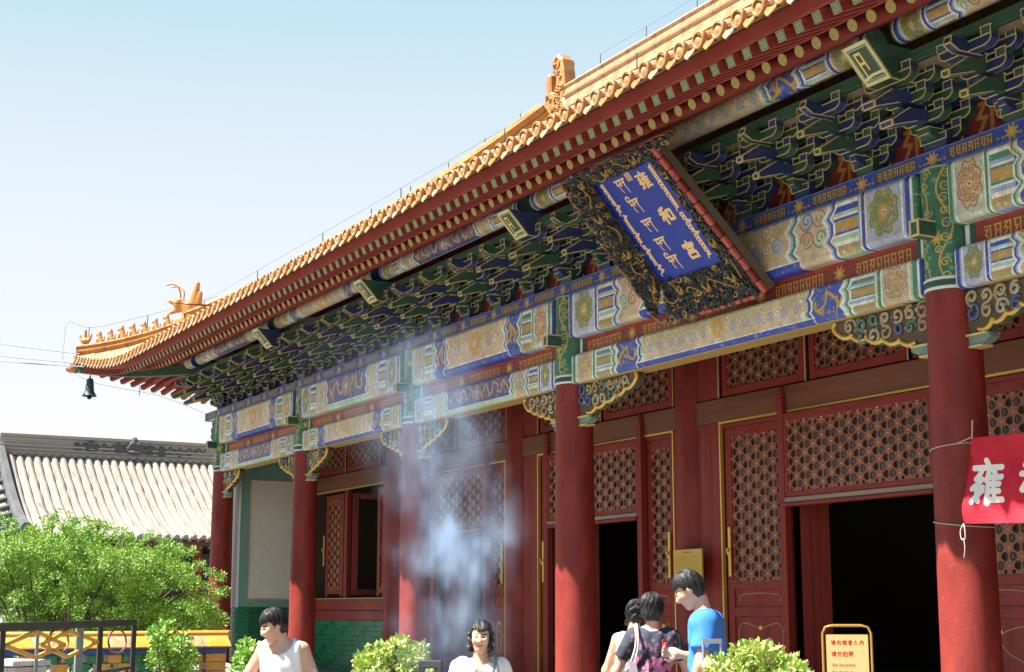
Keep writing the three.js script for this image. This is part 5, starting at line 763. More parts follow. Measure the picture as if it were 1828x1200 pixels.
{
  const c0 = V(-12.9, 0, 4.2), o = thing('large_shrub', 'large spreading green shrub behind the glazed wall', 'shrub', [c0.x, GY, c0.z]), L = (v) => v.sub(V(c0.x, GY, c0.z)), sp = [];
  // outline from the photograph, at the depth where the shrub stands
  const prof = [[-90, 975], [-30, 955], [20, 945], [60, 956], [100, 938], [150, 945], [200, 965], [240, 970], [280, 975], [320, 1000], [350, 1040], [380, 1078], [395, 1110]];
  for (let i = 0; i < 420; i++) { const u = rr(-90, 385); let k = 0; while (k < prof.length - 2 && prof[k + 1][0] < u) k++; const t = (u - prof[k][0]) / (prof[k + 1][0] - prof[k][0]), vt = mix(prof[k][1], prof[k + 1][1], t), v = mix(vt + 18, 1185, Math.pow(rnd(), 1.25)), d = rr(24.7, 27.2); sp.push([L(far(u, v, d)), rr(.1, .26)]); }
  for (const [u, v] of [[355, 1010], [375, 1022], [392, 1030], [345, 1045], [372, 1057], [398, 1056], [360, 1072], [340, 985], [378, 1086], [310, 985]]) sp.push([L(far(u, v, rr(25, 26))), .12]);
  for (let i = 0; i < 110; i++) { const u = rr(-80, 385); let k = 0; while (k < prof.length - 2 && prof[k + 1][0] < u) k++; const t = (u - prof[k][0]) / (prof[k + 1][0] - prof[k][0]), v = mix(prof[k][1], prof[k + 1][1], t) + rr(-16, 14), d = rr(25, 26.5); for (let j = 0; j < 3; j++) sp.push([L(far(u + j * rr(-6, 6), v - j * rr(0, 7), d)), .055]); }
  bush(o, sp, 160000, leafGeo(.05, .022), leafMat(1, 1, 1), GREENS); twigs(o, V(0, 0, 0), sp, .016, 26);
}
{
  const p = far(308, 1150, 22.6), o = thing('young_shrub', 'small leafy shrub standing in front of the glazed wall', 'shrub', [p.x, GY, p.z]), sp = []; for (let i = 0; i < 26; i++) { const q = far(308 + rr(-34, 36), rr(1112, 1200), 22.6 + rr(-.3, .3)).sub(V(p.x, GY, p.z)); sp.push([q, .13]); } for (let i = 0; i < 8; i++) sp.push([V(rr(-.2, .2), rr(.1, .6), rr(-.2, .2)), .15]); bush(o, sp, 2600, leafGeo(.07, .045), leafMat(1, 1, 1), GREENS); twigs(o, V(0, 0, 0), sp, .012, 8);
}
function ballBush(name, label, u, vTop, depth, rx, ry, n, geo, tones) { const p = far(u, vTop, depth), o = thing(name, label, 'bush', [p.x, GY, p.z]), top = p.y - GY, sp = []; for (let i = 0; i < 120; i++) { const a = rr(0, 6.283), b = Math.acos(rr(-.5, 1)), k = rr(.72, .98); sp.push([V(Math.cos(a) * Math.sin(b) * rx * k, top - ry + Math.cos(b) * ry * k, Math.sin(a) * Math.sin(b) * rx * k), rx * rr(.1, .19)]); } bush(o, sp, n, geo, leafMat(1, 1, 1), tones); twigs(o, V(0, 0, 0), sp, .012, 12); return o; }
const YG = [[.44, .56, .09], [.34, .50, .08], [.54, .60, .16], [.26, .40, .06], [.58, .56, .22]];
ballBush('clipped_bush', 'rounded yellow-green bush beside the incense burner ear', 707, 1139, 12, .41, .45, 6500, leafGeo(.045, .03), YG);
ballBush('clipped_bush', 'broad yellow-green bush in front of the person in blue', 1352, 1152, 8.5, .40, .42, 7000, leafGeo(.036, .024), YG);
ballBush('clipped_bush', 'small bright green bush between the glazed wall and the person in white', 446, 1143, 13, .17, .4, 1600, leafGeo(.05, .036), [[.3, .5, .06], [.22, .4, .05], [.4, .56, .12]]);
// ---------------------------------------------------------------- iron railing with gilt lozenges
{
  const A = far(-40, 1121.5, 7.05), B = far(243, 1111, 10), d = B.clone().sub(A).setY(0).normalize(), n = V(d.z, 0, -d.x), o = thing('iron_railing', 'dark iron railing with interlaced yellow lozenges and rings', 'railing', [A.x, GY, A.z]);
  const on = (u, v) => { const r = ray(u, v), t = A.clone().sub(EYE).dot(n) / r.dot(n), p = EYE.clone().addScaledVector(r, t).sub(V(A.x, GY, A.z)); return p; }, yT = 1.51 - GY, end = on(240, 1111); const col = (u) => { const p = on(u, 1150); return p.setY(0); };
  part('top_rail', bar(V(0, yT, 0), V(end.x, yT, end.z), .035, .04), M.iron, o); for (const u of [238, 178]) { const p = col(u); part('post', span(p.x - .014, p.x + .014, 0, yT - .02, p.z - .014, p.z + .014), M.iron, o); }
  const grey = flat(.16, .2, .18, .6); for (const [u, w] of [[141, .02], [66, .008], [4, .012]]) { const p = col(u); part('post', span(p.x - w, p.x + w, 0, yT - .02, p.z - w, p.z + w), u === 4 ? M.iron : grey, o); }
  const gilt = flat(.62, .33, .03, .5), loz = (L, T, R, Bt, nm) => part(nm, [[L, T], [T, R], [R, Bt], [Bt, L]].map(([a, b]) => bar(a, b, .016, .02)), gilt, o);
  loz(on(6, 1152), on(64, 1128), on(115, 1152), on(62, 1174), 'lozenge'); loz(on(70, 1151), on(122, 1127), on(174, 1146), on(120, 1173), 'lozenge');
  for (const [u, rx] of [[209, 16], [104, 18]]) { const P = []; for (let i = 0; i <= 20; i++) { const a = i / 20 * 6.283; P.push(on(u + Math.cos(a) * rx, 1145 + Math.sin(a) * 21)); } part('ring', tube(P, .007, 40, 5), u === 209 ? flat(.2, .06, .04, .6) : flat(.3, .12, .06, .6), o); }
  part('lower_rail', bar(V(0, .78, 0), V(end.x, .78, end.z), .03, .03), M.iron, o); for (let u = 20; u < 236; u += 13) { const p = col(u); part('baluster', rod(V(p.x, 0, p.z), V(p.x, 1.14, p.z), .008, .008, 6), u % 2 ? grey : M.iron, o); } part('middle_rail', bar(V(0, 1.14, 0), V(end.x, 1.14, end.z), .02, .02), M.iron, o);
}
{ // pale box at the edge
  const p = far(22, 1178, 8), o = thing('storage_box', 'pale grey wooden box beside the iron railing', 'box', [p.x, GY, p.z], .55), h = p.y - GY; const m = paint([.5, .47, .46], [.58, .55, .53], [.36, .34, .33], .76, .8);
  part('lid', rbox(.3, .03, .26, .006, 0, h - .015, 0), m, o); for (let k = 0; k < 5; k++) part('board', rbox(.054, h - .035, .22, .004, -.115 + k * .0575, (h - .035) / 2, 0), m, o);
}
{ // incense burner: only the ear shows above the frame edge
  const p = far(768, 1182, 9.6), o = thing('incense_burner', 'dark bronze incense burner with upright square ears below the smoke', 'burner', [p.x + RIGHT.x * .17, GY, p.z + RIGHT.z * .17], Math.atan2(RIGHT.x, RIGHT.z) - Math.PI / 2), top = p.y - GY, iron = paint([.03, .035, .05], [.045, .05, .065], [.08, .08, .09], .8, .6, .003);
  const by = top - .2; part('bowl', lathe([[0, by - .4], [.12, by - .38], [.2, by - .26], [.21, by - .1], [.18, by - .02], [.22, by], [.22, by + .03], [.17, by + .03], [.16, by - .05], [0, by - .08]], 28), iron, o);
  for (const s of [-1, 1]) { const e = group('ear', o, [s * .17, by + .02, 0]); part('ear_frame', [span(-.075, -.035, -.02, .185, -.025, .025, .008), span(.035, .075, -.02, .185, -.025, .025, .008), span(-.075, .075, .14, .19, -.026, .026, .008), span(-.035, .035, -.02, .03, -.024, .024)], iron, e); }
  for (let k = 0; k < 3; k++) { const a = k * 2.094 + .5; part('leg', tube([V(Math.cos(a) * .13, by - .34, Math.sin(a) * .13), V(Math.cos(a) * .19, (by - .4) * .5, Math.sin(a) * .19), V(Math.cos(a) * .17, 0, Math.sin(a) * .17)], .04, 10, 8), iron, o); } part('ash_bed', new THREE.CylinderGeometry(.16, .16, .03, 24).translate(0, by - .05, 0), flat(.4, .38, .36, .95), o);
  for (let k = 0; k < 9; k++) { const x = rr(-.09, .09), z = rr(-.09, .09); part('incense_stick', rod(V(x, by - .04, z), V(x + rr(-.03, .03), by + .14, z + rr(-.03, .03)), .004, .004, 5), flat(.35, .06, .05, .8), o); }
}
{ // luggage cart: its grey handle shows above the broad bush
  const a = far(1254, 1145, 9.2), b = far(1288, 1150, 9.2), o = thing('hand_cart', 'hand cart with grey tube handle and pink bag beside the person in blue', 'cart', [a.x, GY, a.z], Math.atan2(-(b.z - a.z), b.x - a.x)), W = a.distanceTo(b), h = a.y - GY, m = flat(.34, .34, .42, .4, { metalness: .4 });
  part('handle', [bar(V(0, h, 0), V(W, h, 0), .022, .028), rod(V(.005, .1, 0), V(.005, h, 0), .01, .01, 8), rod(V(W - .005, .1, 0), V(W - .005, h, 0), .01, .01, 8)], m, o); part('cross_bar', rod(V(0, .55, 0), V(W, .55, 0), .008, .008, 8), m, o); part('base_plate', rbox(W + .1, .02, .26, .006, W / 2, .1, .12), m, o);
  part('bag', rbox(W + .05, h - .22, .2, .05, W / 2, .12 + (h - .22) / 2, .14, 3), paint([.36, .2, .2], [.42, .25, .25], [.5, .35, .33], .78, .85), o); for (const x of [-.06, W + .06]) part('wheel', new THREE.TorusGeometry(.07, .02, 8, 18).rotateY(Math.PI / 2).translate(x, .09, 0), M.iron, o);
}

// ---------------------------------------------------------------- people
const SKIN = [.62, .36, .24], HAIR = flat(.011, .010, .009, .5);
const rotY3 = (v, a) => [v[0] * Math.cos(a) + v[2] * Math.sin(a), v[1], -v[0] * Math.sin(a) + v[2] * Math.cos(a)];
function handGeo(curl, side) { // wrist at the origin, fingers along -y, palm toward +z, thumb on the side given
  const F = [[-.03, .062, .0085], [-.011, .072, .0092], [.009, .068, .009], [.027, .052, .0078]], list = [ball_([0, -.045, 0], [.04, .048, .016]), cone_([0, .02, 0], [0, -.02, 0], .024, .026)], P = [blend(list, .02)];
  for (const [x, l, r] of F) { const a = [x * .95, -.082, 0], c1 = curl * .6, b = [x * 1.1, a[1] - Math.cos(c1) * l * .5, Math.sin(c1) * l * .5], c2 = curl * 1.5, d = [x * 1.12, b[1] - Math.cos(c2) * l * .5, b[2] + Math.sin(c2) * l * .5]; P.push(blend([cone_(a, b, r, r * .95), cone_(b, d, r * .95, r * .8)], .006)); }
  P.push(blend([cone_([-.03, -.03, .004], [-.056, -.062, .016], .013, .011), cone_([-.056, -.062, .016], [-.058, -.09, .028], .011, .009)], .006));
  const g = nets((x, y, z) => { let d = 1; for (const f of P) d = smin(d, f(x, y, z), .007); return d; }, [-.085, -.17, -.045], [.06, .05, .1], .0065); if (side < 0) { g.scale(-1, 1, 1); const ix = g.index; for (let i = 0; i < ix.count; i += 3) { const t = ix.getX(i); ix.setX(i, ix.getX(i + 1)); ix.setX(i + 1, t); } g.computeVertexNormals(); } return g;
}
function person(o) {
  const g = thing('person', o.label, 'person', [o.p.x, GY, o.p.z], o.yaw), s = o.scale ?? 1; g.scale.setScalar(s);
  const J = { hipL: [.09, .9, 0], hipR: [-.09, .9, 0], kneeL: [.1, .49, .02], kneeR: [-.1, .49, .02], ankL: [.1, .08, -.02], ankR: [-.1, .08, -.02], shL: [.15, 1.37, 0], shR: [-.15, 1.37, 0], ...o.joints };
  const lean = o.lean ?? 0, w = o.build ?? 1, hc = o.head ?? [0, 1.6, .03], torso = [ball_([0, .95, 0], [.165 * w, .13, .115 * w]), ball_([0, 1.1, lean * .3], [.13 * w, .16, .098 * w]), ball_([0, 1.26, lean * .7], [.148 * w, .17, .108 * w]), cone_([J.shL[0] * .85, J.shL[1] - .005, lean], [J.shR[0] * .85, J.shR[1] - .005, lean], .055, .055)];
  const hb = V(0, -.085, -.025).applyEuler(new THREE.Euler(o.pitch ?? 0, o.headYaw ?? 0, o.roll ?? 0, 'YXZ')).add(V(...hc)).toArray();
  const arm = (a, b, c) => [cone_(a, b, .05 * w, .04), cone_(b, c, .039, .026)], leg = (a, b, c) => [cone_(a, b, .088 * w, .06), cone_(b, c, .058, .038)], foot = (a) => cone_([a[0], .035, a[2] - .02], [a[0] * 1.15, .03, a[2] + .16], .04, .03);
  const neck = cone_([0, 1.38, lean * .9], hb, .056, .05), L = [J.shL, o.elL, o.wrL], R = [J.shR, o.elR, o.wrR];
  const skin = blend([...torso, ...arm(...L), ...arm(...R), ...leg(J.hipL, J.kneeL, J.ankL), ...leg(J.hipR, J.kneeR, J.ankR), foot(J.ankL), foot(J.ankR), neck], .045);
  const ext = [...L, ...R], lo = [Math.min(-.26, ...ext.map((e) => e[0] - .08)), -.02, Math.min(-.2, ...ext.map((e) => e[2] - .08))], hi = [Math.max(.26, ...ext.map((e) => e[0] + .08)), 1.62, Math.max(.24, ...ext.map((e) => e[2] + .08))];
  const bodies = [tint(nets(skin, lo, hi, .016), SKIN)];
  // head
  const face = blend([ball_([0, .03, -.012], [.078, .096, .098]), ball_([0, -.045, .028], [.06, .072, .066]), ball_([0, -.096, .062], [.03, .026, .026]), ball_([.036, -.012, .07], [.028, .03, .026]), ball_([-.036, -.012, .07], [.028, .03, .026])], .035), nose = blend([cone_([0, .022, .088], [0, -.018, .11], .009, .014), ball_([0, -.022, .1], [.02, .012, .014])], .012), ears = [ball_([.079, -.002, -.005], [.013, .032, .02]), ball_([-.079, -.002, -.005], [.013, .032, .02])], lips = ball_([0, -.056, .083], [.027, .011, .014]);
  const headF = (x, y, z) => { let d = smin(smin(face(x, y, z), nose(x, y, z), .014), lips(x, y, z), .01); for (const e of ears) d = smin(d, e(x, y, z), .012); for (const sx of [-1, 1]) d = -smin(-d, ball_([sx * .032, .014, .103], [.021, .011, .014])(x, y, z), .012); return smin(d, cone_([0, -.1, -.025], [0, -.05, -.02], .046, .048)(x, y, z), .03); };
  const hg = nets(headF, [-.11, -.16, -.13], [.11, .145, .14], .0055), hp = hg.attributes.position, hcol = new Float32Array(hp.count * 3); for (let i = 0; i < hp.count; i++) { const x = hp.getX(i), y = hp.getY(i), z = hp.getZ(i); let c = SKIN; if (z > .06) { const ax = Math.abs(x); if (Math.abs(y + .056) < .0095 && ax < .025) c = [.5, .16, .13]; if (Math.hypot((ax - .032) / .016, (y - .013) / .006) < 1) c = [.03, .02, .018]; if (Math.abs(y - .038 + Math.abs(ax - .034) * .15) < .0055 && ax > .014 && ax < .055) c = [.06, .04, .03]; } hcol.set(c, i * 3); } hg.setAttribute('color', new THREE.BufferAttribute(hcol, 3));
  const turn = new THREE.Matrix4().makeRotationFromEuler(new THREE.Euler(o.pitch ?? 0, o.headYaw ?? 0, o.roll ?? 0, 'YXZ')).scale(V(.89, .89, .89)).setPosition(...hc); bodies.push(hg.applyMatrix4(turn));
  for (const [sh, el, wr, side, curl, up] of [[...L, 1, o.curlL ?? .5, o.palmL], [...R, -1, o.curlR ?? .5, o.palmR]]) { const y = V(...el).sub(V(...wr)).normalize(); let z = V(...(up ?? [0, 0, 1])); z.addScaledVector(y, -z.dot(y)).normalize(); const x = y.clone().cross(z), m = new THREE.Matrix4().makeBasis(x, y, z).setPosition(...wr); bodies.push(tint(handGeo(curl, side).applyMatrix4(m), SKIN)); }
  part('body', bodies, M.skin ?? (M.skin = new THREE.MeshPhysicalMaterial({ vertexColors: true, roughness: .5, sheen: .2 })), g);
  // hair
  const hs = o.hair ?? 'short', cap = blend([ball_([0, .04, -.018], [.09, .104, .108]), ball_([0, -.01, -.05], [.082, .09, .075]), ...(hs === 'bob' ? [ball_([0, -.04, -.05], [.1, .085, .085]), ball_([0, .05, -.03], [.1, .108, .11])] : [])], .03), ph = rr(0, 9);
  const hairF = (x, y, z) => { const wob = .0022 * Math.sin(x * 150 + y * 60 + ph) + .0022 * Math.sin(z * 160 + y * 50) + (hs === 'wavy' ? .007 * Math.sin(x * 60 + z * 70 + y * 80) : 0); let d = cap(x, y, z) + wob; const line = hs === 'wavy' ? .062 + .25 * Math.abs(x) : hs === 'bob' ? .05 : .056 + .1 * Math.abs(x); d = Math.max(d, Math.min((z - .035) * .8 - (hs === 'bob' ? .02 : 0), 9) > 0 ? line - y : -9); d = Math.max(d, (hs === 'short' ? -.085 : hs === 'bob' ? -.105 : -.125) - y + (z > -.01 ? (hs === 'short' ? .075 : .03) : 0)); if (Math.abs(x) > .06 && z > .0 && y < .02 && hs !== 'wavy') d = Math.max(d, z - .02); if (hs === 'wavy') for (const sx of [-1, 1]) d = smin(d, cone_([sx * .082, .03, .01], [sx * .086, -.1, -.02], .02, .018)(x, y, z) + wob * 1.5, .02); return d; };
  const locks = [nets(hairF, [-.13, -.17, -.16], [.13, .17, .12], .007)];
  for (let k = 0; k < 420; k++) { // strands lying on the hair, falling from the crown
    const a = rr(0, 6.283), b = rr(.1, 1.5), q = V(Math.cos(a) * Math.sin(b) * .09, .045 + Math.cos(b) * .1, -.02 + Math.sin(a) * Math.sin(b) * .105), P = []; const da = rr(-.25, .25); for (let i = 0; i < 5; i++) { const n = V(q.x / .0081, (q.y - .03) / .0104, (q.z + .025) / .0117).normalize(); let t = V(q.x * .6 + da * .1, -1, (q.z + .02) * .6).addScaledVector(n, 0); t.addScaledVector(n, -t.dot(n)).normalize(); const d = hairF(q.x, q.y, q.z); q.addScaledVector(n, -d + rr(0, .003)); if (Math.abs(hairF(q.x, q.y, q.z)) > .012) break; P.push(q.clone()); q.addScaledVector(t, .02); }
    if (P.length > 2) locks.push(new THREE.TubeGeometry(new THREE.CatmullRomCurve3(P), 5, rr(.0018, .0034), 3, false));
  }
  part('hair', merge(locks).applyMatrix4(turn), HAIR, g);
  // clothes
  const t = o.top, sl = (a, b) => cone_(a, [mix(a[0], b[0], t.sleeve), mix(a[1], b[1], t.sleeve), mix(a[2], b[2], t.sleeve)], .055 * w, .06 * w), shirt = blend([...torso, ...(t.sleeve > 0 ? [sl(J.shL, o.elL), sl(J.shR, o.elR)] : [])], .04), loose = t.loose ?? .014;
  const shirtF = (x, y, z) => { const fold = (.009 * Math.sin(y * 26 + x * 30 + z * 24) + .006 * Math.sin(y * 17 - x * 38 + z * 20)) * smooth(1.38, 1.05, y) * (t.fold ?? 1) + .004 * (t.fold ?? 1) * Math.sin(x * 60 + y * 24 - z * 30); let d = shirt(x, y, z) - loose - fold - .012 * smooth(1.2, .9, y); d = Math.max(d, (t.hem ?? .86) - y); d = Math.max(d, -(ball_([0, 1.455 - (t.drop ?? 0), lean + .02 + (t.drop ?? 0)], [.085 + (t.drop ?? 0) * .5, .07 + (t.drop ?? 0), .1])(x, y, z))); if (t.sleeve === 0) for (const a of [J.shL, J.shR]) d = Math.max(d, Math.min(.125 + (t.wide ?? 0) - Math.abs(x) + 0, 9) < 0 && y > 1.2 ? (Math.abs(x) - .125 - (t.wide ?? 0)) : -9); if (t.sleeve > 0) for (const [a, b] of [[J.shL, o.elL], [J.shR, o.elR]]) { const n = V(b[0] - a[0], b[1] - a[1], b[2] - a[2]), len = n.length(); n.normalize(); const q = (x - a[0]) * n.x + (y - a[1]) * n.y + (z - a[2]) * n.z, out = Math.abs(x) > .17 * w || q > 0 && Math.hypot(x - a[0] - n.x * q, y - a[1] - n.y * q, z - a[2] - n.z * q) < .09; if (out && q > len * t.sleeve * .5) d = Math.max(d, q - len * t.sleeve); } return d; };
  const sg = nets(shirtF, [lo[0], .8, lo[2]], [hi[0], 1.5, hi[2]], t.cell ?? .012); if (t.color) { const p = sg.attributes.position, a = new Float32Array(p.count * 3); for (let i = 0; i < p.count; i++) a.set(t.color(p.getX(i), p.getY(i), p.getZ(i)), i * 3); sg.setAttribute('color', new THREE.BufferAttribute(a, 3)); } part('shirt', sg, t.mat, g);
  const lg = blend([ball_([0, .93, 0], [.165 * w, .12, .118 * w]), ...leg(J.hipL, J.kneeL, J.ankL), ...leg(J.hipR, J.kneeR, J.ankR)], .04); part(o.legs.name, nets((x, y, z) => Math.max(lg(x, y, z) - .02 - .004 * Math.sin(y * 30 + x * 20), o.legs.hem - y, y - .97), [-.28, .02, -.2], [.28, 1.02, .22], .016), o.legs.mat, g);
  for (const a of [J.ankL, J.ankR]) part('shoe', nets((x, y, z) => Math.max(foot(a)(x, y, z) - .012, -y - .0), [a[0] - .1, -.03, a[2] - .1], [a[0] + .12, .12, a[2] + .24], .014), o.shoes ?? (M.shoe ?? (M.shoe = flat(.03, .028, .027, .5))), g);
  return g;
}
const cloth = (r, g, b, e = {}) => new THREE.MeshStandardMaterial({ color: new THREE.Color(r, g, b), roughness: .85, bumpMap: bumpFine, bumpScale: .001, ...e });
const toCam = (p) => Math.atan2(EYE.x - p.x, EYE.z - p.z), deg = Math.PI / 180;
{ // in the white vest, looking down to the side
  const p = far(506, 1150, 10); person({ label: 'person in a white sleeveless vest looking down beside the small bush', p, yaw: toCam(p) - 22 * deg, scale: .915, head: [-.045, 1.535, .1], lean: .03, headYaw: -42 * deg, pitch: 26 * deg, hair: 'short', elL: [.27, 1.11, .0], wrL: [.33, .86, .08], elR: [-.29, 1.13, .03], wrR: [-.46, .95, .15], palmL: [-1, 0, .3], palmR: [1, 0, .4], top: { sleeve: 0, mat: cloth(.86, .83, .84), drop: .03, wide: .03 }, legs: { name: 'trousers', hem: .1, mat: cloth(.1, .1, .13) } });
}
{ // in the pale blouse, facing the camera
  const p = far(858, 1150, 9.5), g = person({ label: 'person in a pale pink collared blouse facing out from the smoke', p, yaw: toCam(p), scale: .84, head: [0, 1.59, .045], headYaw: -3 * deg, pitch: 3 * deg, roll: -2 * deg, hair: 'wavy', elL: [.25, 1.1, -.02], wrL: [.24, .86, .06], elR: [-.25, 1.1, -.02], wrR: [-.26, .86, .06], palmL: [-1, 0, 0], palmR: [1, 0, 0], top: { sleeve: .85, mat: cloth(.86, .76, .75), loose: .02, drop: .015 }, legs: { name: 'trousers', hem: .1, mat: cloth(.08, .08, .1) } });
  for (const s of [-1, 1]) part('collar', (s < 0 ? mirrorX(slab([[0, 0], [.06, .035], [.1, -.0], [.05, -.075]], .01, .002)) : slab([[0, 0], [.06, .035], [.1, -.0], [.05, -.075]], .01, .002)).rotateX(-.5).rotateY(s * .35).translate(s * .012, 1.385, .128), cloth(.84, .76, .75), g); part('neck_inset', slab([[-.03, .0], [.03, 0], [0, -.07]], .006).rotateX(-.3).translate(0, 1.36, .135), cloth(.5, .28, .24), g);
  part('shoulder_strap', tube([V(.1, 1.425, -.06), V(.115, 1.45, .01), V(.11, 1.41, .09), V(.13, 1.3, .14)], .016, 16, 6).scale(1, 1, 1), cloth(.2, .26, .25), g);
}
{ // patterned blouse, back to the camera, bag on the shoulder
  const p = far(1164, 1100, 11.5), fl = []; for (let i = 0; i < 170; i++) { const y = 1.42 - Math.pow(rnd(), .7) * .5; fl.push([rr(-.22, .22), y, rr(.012, .022)]); }
  const col = (x, y, z) => { const base = y < 1.03 + .03 * Math.sin(x * 40) ? [.42, .10, .22] : y > 1.3 ? [.035, .04, .06] : [.022, .024, .035]; for (const [a, b, r] of fl) if (z < .02 && Math.hypot(x - a, y - b) < r * (y < 1.2 ? 1.15 : .75)) return y < 1.22 ? [.48, .14, .27] : [.2, .09, .16]; return base; };
  const g = person({ label: 'person in a black and pink flowered blouse carrying a dark shoulder bag', p, yaw: -119 * deg, scale: .95, build: .95, head: [0, 1.585, .03], hair: 'bob', pitch: 8 * deg, elL: [.29, 1.1, .04], wrL: [.24, 1.0, .24], elR: [-.29, 1.1, .03], wrR: [-.27, .86, .1], palmL: [-1, 0, .5], palmR: [1, 0, 0], top: { sleeve: .62, mat: new THREE.MeshStandardMaterial({ vertexColors: true, roughness: .85 }), color: col, cell: .009, loose: .02, hem: .82 }, legs: { name: 'trousers', hem: .1, mat: cloth(.03, .03, .04) } });
  part('collar', new THREE.TorusGeometry(.078, .016, 8, 24).scale(1, 1.05, 1.2).rotateX(Math.PI / 2 - .2).translate(0, 1.435, .01), cloth(.62, .4, .44), g);
  const b = thing('shoulder_bag', 'dark grey shoulder bag hanging on the back of the flowered blouse', 'bag', [g.position.x, GY, g.position.z], g.rotation.y); b.scale.copy(g.scale);
  part('bag_body', nets((x, y, z) => { const d = ball_([.19, 1.0, -.17], [.1 + .05 * smooth(1.15, .85, y), .17, .07])(x, y, z); return d; }, [.0, .78, -.3], [.4, 1.22, -.05], .013), flat(.05, .05, .05, .4), b); part('bag_flap', slab([[-.02, 0], [.04, .02], [.025, -.2], [-.05, -.19]], .01, .002).translate(.17, 1.18, -.235), flat(.55, .45, .5, .5), b); part('strap', [tube([V(.17, 1.13, -.19), V(.13, 1.3, -.16), V(.125, 1.43, -.09), V(.13, 1.475, 0), V(.14, 1.4, .12)], .008, 24, 5), tube([V(.21, 1.13, -.19), V(.15, 1.3, -.16), V(.14, 1.43, -.09), V(.145, 1.47, 0)], .008, 24, 5)], flat(.5, .48, .46, .5), b);
}
{ // bare-armed companion beyond
  const p = far(1130, 1100, 12.1); person({ label: 'person with bare arms half hidden behind the flowered blouse', p, yaw: -150 * deg, scale: .93, head: [-.02, 1.58, .04], hair: 'wavy', pitch: 14 * deg, elL: [.27, 1.1, .02], wrL: [.2, 1.0, .24], elR: [-.27, 1.1, .02], wrR: [-.2, 1.02, .24], palmL: [-1, 0, 0], palmR: [1, 0, 0], top: { sleeve: 0, mat: cloth(.72, .55, .5), drop: .02, wide: .01 }, legs: { name: 'skirt', hem: .45, mat: cloth(.22, .13, .09) } });
}
{ // blue T-shirt, head bowed, one arm held out
  const p = far(1266, 1060, 10), yaw = -44 * deg, g = person({ label: 'person in a bright blue T-shirt with head bowed holding out a red packet', p, yaw, scale: 1.04, build: .84, head: [0, 1.575, .13], lean: .035, headYaw: 8 * deg, pitch: 36 * deg, hair: 'short', elL: [.21, 1.12, .03], wrL: [.22, .9, .12], elR: [-.2, 1.13, .0], wrR: [-.13, 1.17, .22], palmL: [-1, 0, 0], palmR: [.6, .2, 0], curlR: 1.0, top: { sleeve: .66, mat: cloth(.04, .2, .6), fold: 1.7, loose: .024, hem: .84 }, legs: { name: 'shorts', hem: .5, mat: cloth(.62, .62, .66) } });
  const q = V(-.12, 1.2, .31).multiplyScalar(1.04).applyAxisAngle(V(0, 1, 0), yaw), o = thing('red_packet', 'small bright red packet in the hand of the person in blue', 'packet', [g.position.x + q.x, GY + q.y, g.position.z + q.z], yaw); part('packet', rbox(.05, .09, .03, .008, 0, 0, 0), flat(.6, .015, .02, .6), o); part('packet_flap', rbox(.05, .03, .012, .004, 0, .05, .012), flat(.5, .015, .02, .6), o);
}

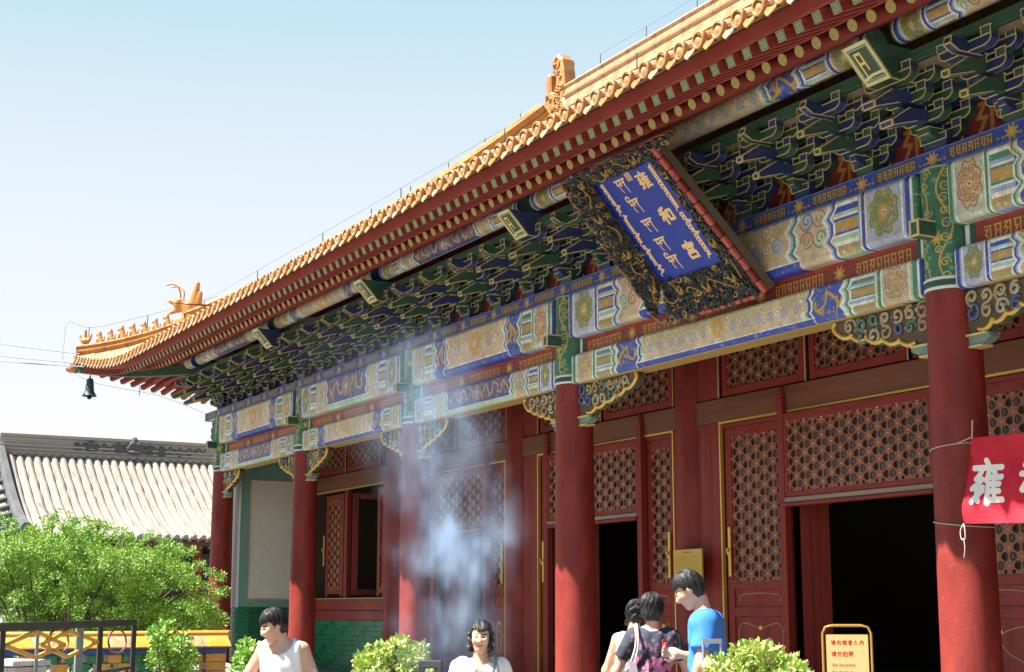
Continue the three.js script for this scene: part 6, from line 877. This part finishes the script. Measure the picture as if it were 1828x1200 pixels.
// ---------------------------------------------------------------- incense smoke: a cloud of puffs in space, drawn as thin slices through it
{
  const noise = new ImprovedNoise(), turb = (x, y, z) => noise.noise(x, y, z) * .55 + noise.noise(x * 2.1, y * 2.1, z * 2.1) * .28 + noise.noise(x * 4.3, y * 4.3, z * 4.3) * .17;
  const spots = [[800, 1150, 70, .5], [852, 1085, 50, .5], [800, 1065, 50, .45], [790, 1003, 62, .95], [836, 985, 52, 1.3], [812, 958, 40, 1.1], [868, 1012, 40, .6], [765, 965, 44, .5], [785, 885, 56, .5], [878, 940, 40, .5], [868, 850, 46, .35], [800, 795, 58, .4], [762, 742, 74, .45], [748, 662, 66, .26], [834, 760, 36, .3], [745, 852, 50, .5], [742, 1062, 42, .4], [815, 1110, 40, .5]];
  const puffs = spots.map(([u, v, r, s]) => { const d = 10 + (1150 - v) * .0012 + rr(-.3, .3); return [far(u, v, d), r * d / FPX, s]; });
  const haze = [[600, 680, 110, .022], [720, 700, 110, .035]].map(([u, v, r, s]) => [far(u, v, 10.4), r * 10.4 / FPX, s]);
  const O = far(700, 900, 10.3), a = 16 * deg, e1 = V(RIGHT.x * Math.cos(a) - RIGHT.z * Math.sin(a), 0, RIGHT.x * Math.sin(a) + RIGHT.z * Math.cos(a)).normalize(), n = V(-e1.z, 0, e1.x), w0 = -1.25, w1 = 1.05, y0 = 1.0, y1 = 3.95, K = 12, CW = 110, CH = 150, W = CW * K, d = new Uint8Array(W * CH * 4), gap = .12;
  for (let k = 0; k < K; k++) for (let j = 0; j < CH; j++) for (let i = 0; i < CW; i++) {
    const p = O.clone().addScaledVector(e1, mix(w0, w1, (i + .5) / CW)).addScaledVector(n, (k - (K - 1) / 2) * gap); p.y = mix(y0, y1, (j + .5) / CH);
    const wx = turb(p.x * 1.7, p.y * 1.7, p.z * 1.7 + 5) * .42, wy = turb(p.x * 1.7 + 9, p.y * 1.7, p.z * 1.7) * .36, wz = turb(p.x * 1.7, p.y * 1.7 + 7, p.z * 1.7) * .3; let q = 0;
    for (const [c, r, s] of puffs) { const t = ((p.x + wx - c.x) ** 2 + (p.y + wy - c.y) ** 2 + (p.z + wz - c.z) ** 2) / (r * r); if (t < 6) q += s * Math.exp(-t * 1.05); }
    q *= smooth(-.42, .4, turb(p.x * 5, p.y * 2.6, p.z * 5)) * (1 + .9 * noise.noise(p.x * 15, p.y * 7, p.z * 15)); const rd = 1 - Math.abs(turb(p.x * 3.4 + 3, p.y * 1.5, p.z * 3.4)) * 2.6; q *= .55 + .75 * smooth(.2, .95, rd); for (const [c, r, s] of haze) q += s * Math.exp(-((p.x - c.x) ** 2 + (p.y - c.y) ** 2 + (p.z - c.z) ** 2) / (r * r)); const e = Math.min(i, CW - 1 - i) / CW, f = (CH - 1 - j) / CH; q *= smooth(.01, .08, e) * smooth(.01, .1, f);
    const al = 1 - Math.exp(-Math.max(0, q) * .3), o = (j * W + k * CW + i) * 4; d[o] = d[o + 1] = d[o + 2] = clamp(al * 255, 0, 255); d[o + 3] = 255;
  }
  const t = new THREE.DataTexture(d, W, CH, THREE.RGBAFormat); t.magFilter = THREE.LinearFilter; t.needsUpdate = true;
  const m = new THREE.MeshPhysicalMaterial({ color: new THREE.Color(.54, .73, .98), roughness: 1, specularIntensity: 0, transmission: .5, thickness: 0, transparent: true, alphaMap: t, side: THREE.DoubleSide }), o = thing('incense_smoke', 'pale blue incense smoke drifting up before the doors and columns', 'smoke', [O.x, 0, O.z]); o.userData.kind = 'stuff';
  for (let k = 0; k < K; k++) { const g = sheet(1, 1, (u, v) => V(0, 0, 0).addScaledVector(e1, mix(w0, w1, u)).addScaledVector(n, (k - (K - 1) / 2) * gap).add(V(0, mix(y0, y1, v), 0))), uv = g.attributes.uv; for (let i = 0; i < 4; i++) uv.setX(i, (k + .006 + uv.getX(i) * .988) / K); part('smoke_veil', g, m, o); }
}

renderer.render(scene, camera);
